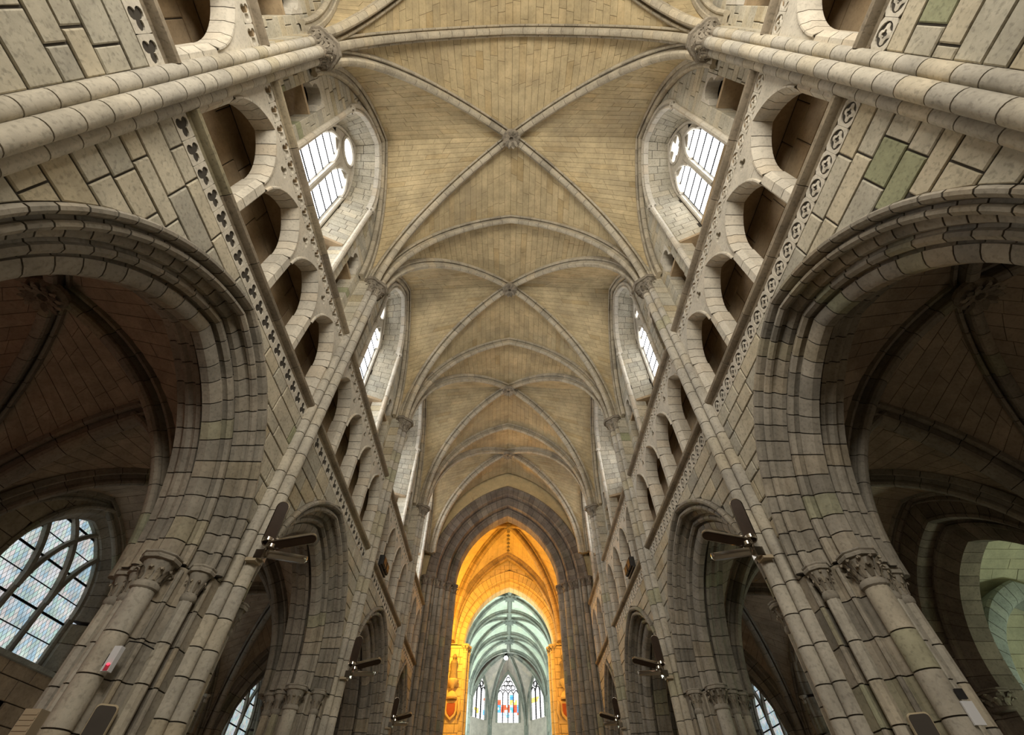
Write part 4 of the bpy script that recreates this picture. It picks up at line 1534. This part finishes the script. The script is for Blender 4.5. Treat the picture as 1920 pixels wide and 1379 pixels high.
def apse_window(a, b, hw, z0, zs_, top, label, lights):
    a, b = np.array(a, float), np.array(b, float)
    d = (b - a) / np.linalg.norm(b - a)
    n = np.array((d[1], -d[0]))
    if n[1] > 0: n = -n
    L = np.linalg.norm(b - a)
    m = (a + b) / 2
    am = lambda u, z, p: (m[0] + d[0] * u + n[0] * p, m[1] + d[1] * u + n[1] * p, z)
    A = Arch(0, zs_, hw, top - zs_)
    # wall round the window
    for sg in (-1, 1):
        V, F = plate(am, A.curve(0, 10, sg) + [(0, 19), (sg * L / 2, 19), (sg * L / 2, 0), (sg * hw, 0)], 0, -.5)
        mk('apse_wall_face', V, F, 'apse', AP, .5, False)
    V, F = plate(am, [(-hw, 0), (hw, 0), (hw, z0), (-hw, z0)], -.05, -.5)
    mk('apse_wall_face', V, F, 'apse', AP, .3, False)
    root = new_window(label, (m[0], m[1], z0))
    V, F, T = join(bar_arch(am, A, -.16, .06, .10, -.3) + [vbar(am, sg * (hw + .05), .11, z0, zs_, .10, -.3) for sg in (-1, 1)])
    mk('tracery_frame', V, F, 'choirrib', root, T)
    w = 2 * hw / lights
    for k in range(1, lights):
        V, F, _ = vbar(am, -hw + w * k, .055, z0, zs_ + .1, .02, -.2)
        mk('mullion', V, F, 'iron', root, .3)
    for k in range(lights):
        B = Arch(-hw + w * (k + .5), zs_ - .05, w / 2, .45)
        V, F, T = join(bar_arch(am, B, -.02, .05, .02, -.2, 5))
        mk('tracery_bar', V, F, 'iron', root, T)
    # rows of round lights in the head
    row, z = lights - 1, zs_ + .62
    step = (top - zs_ - .55) / max(1, lights - .4)
    while row > 0:
        for k in range(row):
            yy = (k - (row - 1) / 2) * w * .92
            r = min(w * .40, step * .46)
            V, F = loft([[am(yy + math.cos(2 * PI * q / 12) * rr, z + math.sin(2 * PI * q / 12) * rr, p) for rr, p in ((r + .07, -.2), (r + .07, .02), (r, .02), (r, -.2))] for q in range(13)], True, False)
            mk('tracery_ring', V, F, 'iron', root, .3)
        row -= 1
        z += step
    reg = A.outline(.02, z0, 10)
    cells = []
    nx, nz = lights * 3, 20
    for i in range(nx):
        for j in range(nz):
            cells.append([(-hw + 2 * hw * i / nx + .012, z0 + (top - z0) * j / nz + .012), (-hw + 2 * hw * (i + 1) / nx - .012, z0 + (top - z0) * j / nz + .012),
                          (-hw + 2 * hw * (i + 1) / nx - .012, z0 + (top - z0) * (j + 1) / nz - .012), (-hw + 2 * hw * i / nx + .012, z0 + (top - z0) * (j + 1) / nz - .012)])
    P_ = panes(am, cells, reg, -.12)
    # coloured figures in the lower half, pale glass above
    Q = []
    for V, F, t in P_:
        zc = (V[:, 2].mean() - z0) / (top - z0)
        cl = random.Random(int(V[:, 0].mean() * 2.2) * 31 + int(zc * 9) * 7 + WIN[0])
        h = cl.random()
        col = cl.choice((.04, .08, .78, .82, .91, .97))
        Q.append((V, F, col + RNG.uniform(-.03, .03) if .08 < zc < .55 and h < .42 and RNG.random() < .8 else RNG.uniform(.2, .70)))
    emit('glass_pane', root, 'stained', Q, 300, 3)
    V, F = plate(am, reg, -.16, -.18)
    mk('lead_lattice', V, F, 'lead', root, .3, False)


apse_window(corners[2], corners[3], 1.15, 12.5, 14.9, 16.85, 'middle stained glass window in the apse', 4)
apse_window(corners[1], corners[2], 1.05, 12.6, 15.0, 16.75, 'left stained glass window in the apse', 3)
apse_window(corners[3], corners[4], 1.05, 12.6, 15.0, 16.75, 'right stained glass window in the apse', 3)
for a in corners[1:-1]:
    d = np.array((XC, 53.0)) - np.array(a)
    d = d / np.linalg.norm(d)
    for o in (-.14, 0, .14):
        V, F, T = join(vsweep(circ(a[0] + d[0] * .12 + d[1] * o, a[1] + d[1] * .12 - d[0] * o, .1, n=8), courses(0, 12.3, .7)))
        mk('apse_shaft', V, F, 'choirrib', AP, T)
for a, b in ((corners[0], corners[1]), (corners[4], corners[5])):
    V, F = prism([(a[0], a[1], 0), (b[0], b[1], 0), (b[0], b[1], 19), (a[0], a[1], 19)], (.3 if a[0] > 0 else -.3, 0, 0))
    mk('apse_wall_face', V, F, 'apse', AP, .5, False)

# ================================================================== shell: floor, west end, light blockers
V, F = box((0, 26, -.1), (34, 66, .2))
tag(mk('floor', V, F, 'floor', None, .5, False), 'worn pale stone floor of the church', 'floor', kind='structure')
V, F = box((0, -6.2, 10), (22, .6, 20))
tag(mk('wall_west', V, F, 'wall', None, .5, False), 'plain west wall behind the viewer', 'wall', kind='structure')
V, F = box((0, 25.5, 20.2), (14, 66, .2))  # hidden slab added to keep sky light off the vault gaps
tag(mk('roof_light_blocker', V, F, 'brown', None, .5, False), 'unseen slab above the vaults, added to stop light leaks', 'roof_light_blocker', kind='structure')
for s in (-1, 1):
    V, F = box((s * 8.3, 9.5, 8.75), (5.2, 31, .15))  # hidden slab added over each aisle against leaking sky light
    tag(mk('roof_light_blocker', V, F, 'brown', None, .5, False), '%s aisle cover slab, unseen, added to stop light leaks' % sname(s), 'roof_light_blocker', kind='structure')
    V, F = box((s * 5.6, 9, 14.2), (.15, 31, 11.2))  # hidden wall added to block sky light from the side
    tag(mk('wall_light_blocker_%s' % sname(s), V, F, 'brown', None, .5, False), 'unseen light blocking wall added outside the %s clerestory' % sname(s), 'wall', kind='structure')


# ================================================================== fittings
def trough(parent, p0, d, up, ln, w):
    """long round-ended reflector lamp from p0 along d, open side facing up"""
    d, up = np.asarray(d, float), np.asarray(up, float)
    d /= np.linalg.norm(d)
    lat = np.cross(d, up); lat /= np.linalg.norm(lat)
    up = np.cross(lat, d)
    p0 = np.asarray(p0, float)

    def outline(k, dn):
        pts = []
        for a in range(9):
            an = -PI / 2 + PI * a / 8
            pts.append(p0 + d * (ln - w / 2 + math.cos(an) * w / 2 * k) + lat * math.sin(an) * w / 2 * k - up * dn)
        for a in range(9):
            an = PI / 2 + PI * a / 8
            pts.append(p0 + d * (w / 2 + math.cos(an) * w / 2 * k) + lat * math.sin(an) * w / 2 * k - up * dn)
        return pts
    V, F = loft([outline(.86, -.005), outline(1, 0), outline(1, .02), outline(.88, .07), outline(.55, .10)], True, False)
    n = 18
    F.append(tuple(4 * n + j for j in range(n)))
    b = mk('lamp_trough', V, F, 'chrome', parent, .5)
    V, F = loft([outline(.86, .0), outline(.84, .015)])
    mk('lamp_glass', V, F, 'lampdark', b, .5)
    V, F = lathe(p0 + d * w * .5 + up * .02, [(w * .42, -.03), (w * .42, .02), (w * .2, .035)], 12)
    mk('end_cap', V, F, 'chrome', b, .5)
    return b


def floodlight(s, k, z, sc, label):
    Y = ys(s)[k]
    x = s * (WX - .33)
    y = Y - .12
    r = tag(empty('uplighter', (x, y, z)), label, 'lamp', 'nave uplighters')
    V, F = box((x, y, z - .02), (.13, .16, .14))
    mk('bracket', V, F, 'chrome', r, .5, False)
    V, F = box((s * (WX - .24), y + .02, z - .10), (.16, .2, .05))
    mk('wall_plate', V, F, 'beige', r, .5, False)
    V, F = tube([(x, y, z), (x - s * .05, y - .03, z + .08), (x - s * .08, y - .05, z + .12)], .025)
    mk('arm', V, F, 'chrome', r, .5)
    b = (x - s * .05, y - .06, z + .10)
    trough(r, b, (-s * .12, -.22, 1.0), (-s * .35, -1, 0), .70 * sc, .20)
    trough(r, b, (-s * 1.0, .10, .26), (0, -.55, -1), .72 * sc, .17)
    trough(r, (b[0], b[1] + .05, b[2] - .04), (-s * .75, .5, .10), (0, -.2, 1), .62 * sc, .15)


for s in (-1, 1):
    floodlight(s, 2, 4.95, 1.05, 'three-armed chrome uplighter on the %s foreground pier' % sname(s))
    floodlight(s, 3, 4.95, 1.0, 'three-armed chrome uplighter on the second %s pier' % sname(s))
    floodlight(s, 4, 5.1, .9, 'small three-armed chrome uplighter on the third %s pier' % sname(s))
    # black floodlights on the gallery ledge of the third bay
    r = tag(empty('ledge_floodlight', (s * (WX - .05), 14.5, 8.25)), 'black boxy floodlight on the %s gallery ledge' % sname(s), 'lamp', 'black ledge floodlights')
    for j in range(2):
        V, F = box((s * (WX - .12), 14.25 + .45 * j, 8.45), (.16, .38, .30))
        hd = mk('lamp_head', V, F, 'black', r, .5, False)
        V, F = box((s * (WX - .21), 14.25 + .45 * j, 8.45), (.02, .32, .24))
        mk('lamp_glass', V, F, 'lampdark', hd, .5, False)
    V, F = box((s * (WX - .08), 14.48, 8.27), (.1, .9, .05))
    mk('mounting_bar', V, F, 'black', r, .5, False)


def rounded_panel(s, y, x, z0, z1, w, t, name, label, cat, ang):
    """narrow column loudspeaker: pale rounded case with a dark cloth front"""
    ca, sa = math.cos(math.radians(ang)), math.sin(math.radians(ang))
    lat = np.array((ca * s, sa, 0)) if False else np.array((-s * sa, ca, 0))
    nrm = np.array((-s * ca, -sa, 0))
    r = tag(empty(name, (x, y, z0)), label, cat)
    c = np.array((x, y, 0.0))

    def ol(k, dz):
        pts = []
        for sx_, sz, a0 in ((1, 1, 0), (-1, 1, 90), (-1, -1, 180), (1, -1, 270)):
            for q in range(4):
                an = math.radians(a0 + 30 * q)
                pts.append(((w / 2 - .04) * sx_ + math.cos(an) * .04, ((z1 - z0) / 2 - .04) * sz + math.sin(an) * .04))
        return [c + lat * (u * k) + np.array((0, 0, (z0 + z1) / 2 + v * (1 - (1 - k) * .3))) + nrm * dz for u, v in pts]
    V, F = loft([ol(1, -t), ol(1, 0), ol(.93, .012)])
    mk('case', V, F, 'gold', r, .5)
    V, F = loft([ol(.92, .008), ol(.90, .016)])
    mk('cloth_front', V, F, 'panel', r, .5)
    V, F = box(c + np.array((0, 0, (z0 + z1) / 2)) + nrm * .018, (.012, .012, .07))
    mk('maker_mark', V, F, 'gold', r, .5, False)
    return r


rounded_panel(-1, 6.0, -4.38, 1.6, 2.88, .21, .10, 'column_loudspeaker', 'dark column loudspeaker low on the left foreground pier', 'loudspeaker', 62)
rounded_panel(1, 5.80, 4.38, 1.6, 2.79, .21, .10, 'column_loudspeaker', 'dark column loudspeaker low on the right foreground pier', 'loudspeaker', 62)
# white alarm box with a red diode on the big left shaft
ax_, ay_ = -4.51, 5.835
r = tag(empty('alarm_box', (ax_, ay_, 3.35)), 'slim white box with a red light on the left foreground pier', 'alarm box')
V, F = box((ax_, ay_, 3.26), (.085, .07, .25))
hb = mk('case', V, F, 'white', r, .5, False)
V, F = lathe((ax_ + .01, ay_ - .04, 3.20), [(.004, .012), (.016, .008), (.018, -.006), (.004, -.012)], 8)
mk('diode', V, F, 'red', hb, .5)
V, F = box((ax_ + .01, ay_ - .037, 3.17), (.05, .006, .06))
V2, F2 = box((ax_ - .06, ay_ + .04, 3.26), (.08, .05, .12))
mk('mounting_plate', V2, F2, 'iron', hb, .5, False)
mk('red_window', V, F, plain_mat('red_plastic', (.55, .06, .10), .3), hb, .5, False)
V, F = tube([(ax_ + .03, ay_, 3.38), (ax_ + .05, ay_ + .02, 3.45), (ax_ + .14, ay_ + .10, 3.46), (ax_ + .22, ay_ + .26, 3.44)], .007, 6)
mk('cable', V, F, 'iron', hb, .5)
# ribbed loudspeaker on the aisle side of the left pier
bx, by = -5.22, 6.15
r = tag(empty('corner_loudspeaker', (bx, by, 2.38)), 'beige ribbed box loudspeaker on the aisle side of the left pier', 'loudspeaker')
V, F = box((bx, by, 2.62), (.18, .18, .46))
hb = mk('case', V, F, 'beige', r, .5, False)
V, F = box((bx - .095, by, 2.62), (.02, .16, .43))
mk('cloth_front', V, F, 'panel', hb, .5, False)
for k in range(9):
    V, F = box((bx, by - .092, 2.43 + .047 * k), (.16, .012, .02))
    mk('rib', V, F, 'beige', hb, .5, False)
# white notice on the right pier with a dark clip above
nx_, ny_ = 4.80, 5.575
r = tag(empty('wall_notice', (nx_, ny_, 2.6)), 'small white notice with a dark blue clip on the right foreground pier', 'notice')
V, F = box((nx_, ny_, 2.74), (.12, .02, .20))
mk('card', V, F, 'white', r, .5, False)
V, F = box((nx_ - .01, ny_ - .01, 2.90), (.08, .03, .09))
mk('clip', V, F, 'black', r, .5, False)

# coats of arms and figures on the piers of the choir arch
for sg in (-1, 1):
    x = .2 + sg * 3.38
    r = tag(empty('coat_of_arms', (x, YE - .1, 7.6)), 'carved shield with crown on the %s choir arch pier' % sname(sg), 'relief', 'carved arms beside the choir arch')
    pts = [(-.36, .45), (.36, .45), (.36, -.05), (.28, -.28), (0, -.52), (-.28, -.28), (-.36, -.05)]
    V, F = prism([(x + u, YE - .16, 8.15 + v) for u, v in pts], (0, .16, 0), .03)
    sh = mk('shield', V, F, 'painted', r, .9, False)
    V, F = prism([(x + u * .68, YE - .19, 8.15 + v * .68) for u, v in pts], (0, .05, 0), .02)
    mk('red_field', V, F, plain_mat('faded_red_paint', (.38, .09, .04), .7, 0, .2), sh, .5, False)
    V, F = lathe((x, YE - .12, 8.72), [(.30, -.08), (.34, .0), (.30, .10), (.20, .26), (.06, .34), (.04, .44), (.01, .46)], 12)
    mk('crown', V, F, 'painted', r, .7)
    for q in (-1, 1):
        V, F = tube([(x + q * .42, YE - .12, 7.75), (x + q * .5, YE - .16, 8.1), (x + q * .44, YE - .16, 8.45), (x + q * .5, YE - .14, 8.65)], [.05, .09, .08, .03], 8)
        mk('supporter', V, F, 'painted', r, .8)
    r = tag(empty('niche_figure', (x, YE - .2, 9.6)), 'small carved figure on a bracket above the %s shield' % sname(sg), 'statue', 'bracket figures beside the choir arch')
    V, F = lathe((x, YE - .25, 9.5), [(.08, -.35), (.2, -.2), (.34, -.02), (.36, .06), (.30, .1)], 10)
    mk('bracket', V, F, 'painted', r, .5)
    V, F = lathe((x, YE - .25, 9.6), [(.26, 0), (.24, .3), (.18, .62), (.24, .82), (.20, .95), (.08, 1.0), (.07, 1.05), (.13, 1.14), (.13, 1.24), (.06, 1.33)], 12)
    mk('figure', V, F, 'darkarch', r, .9)

# bright lamp hanging under the last choir key
r = tag(empty('choir_spotlight', (.05, 54.2, 17.5)), 'bright white spotlight glowing under the choir vault', 'lamp')
V, F = lathe((.05, 54.2, 17.3), [(.02, -.2), (.16, -.14), (.22, 0), (.16, .14), (.02, .2)], 12)
mk('bulb', V, F, 'glow', r, .5)
V, F = lathe((.05, 54.35, 17.48), [(.28, -.12), (.30, .0), (.12, .16), (.04, .5)], 12)
mk('housing', V, F, 'iron', r, .5)
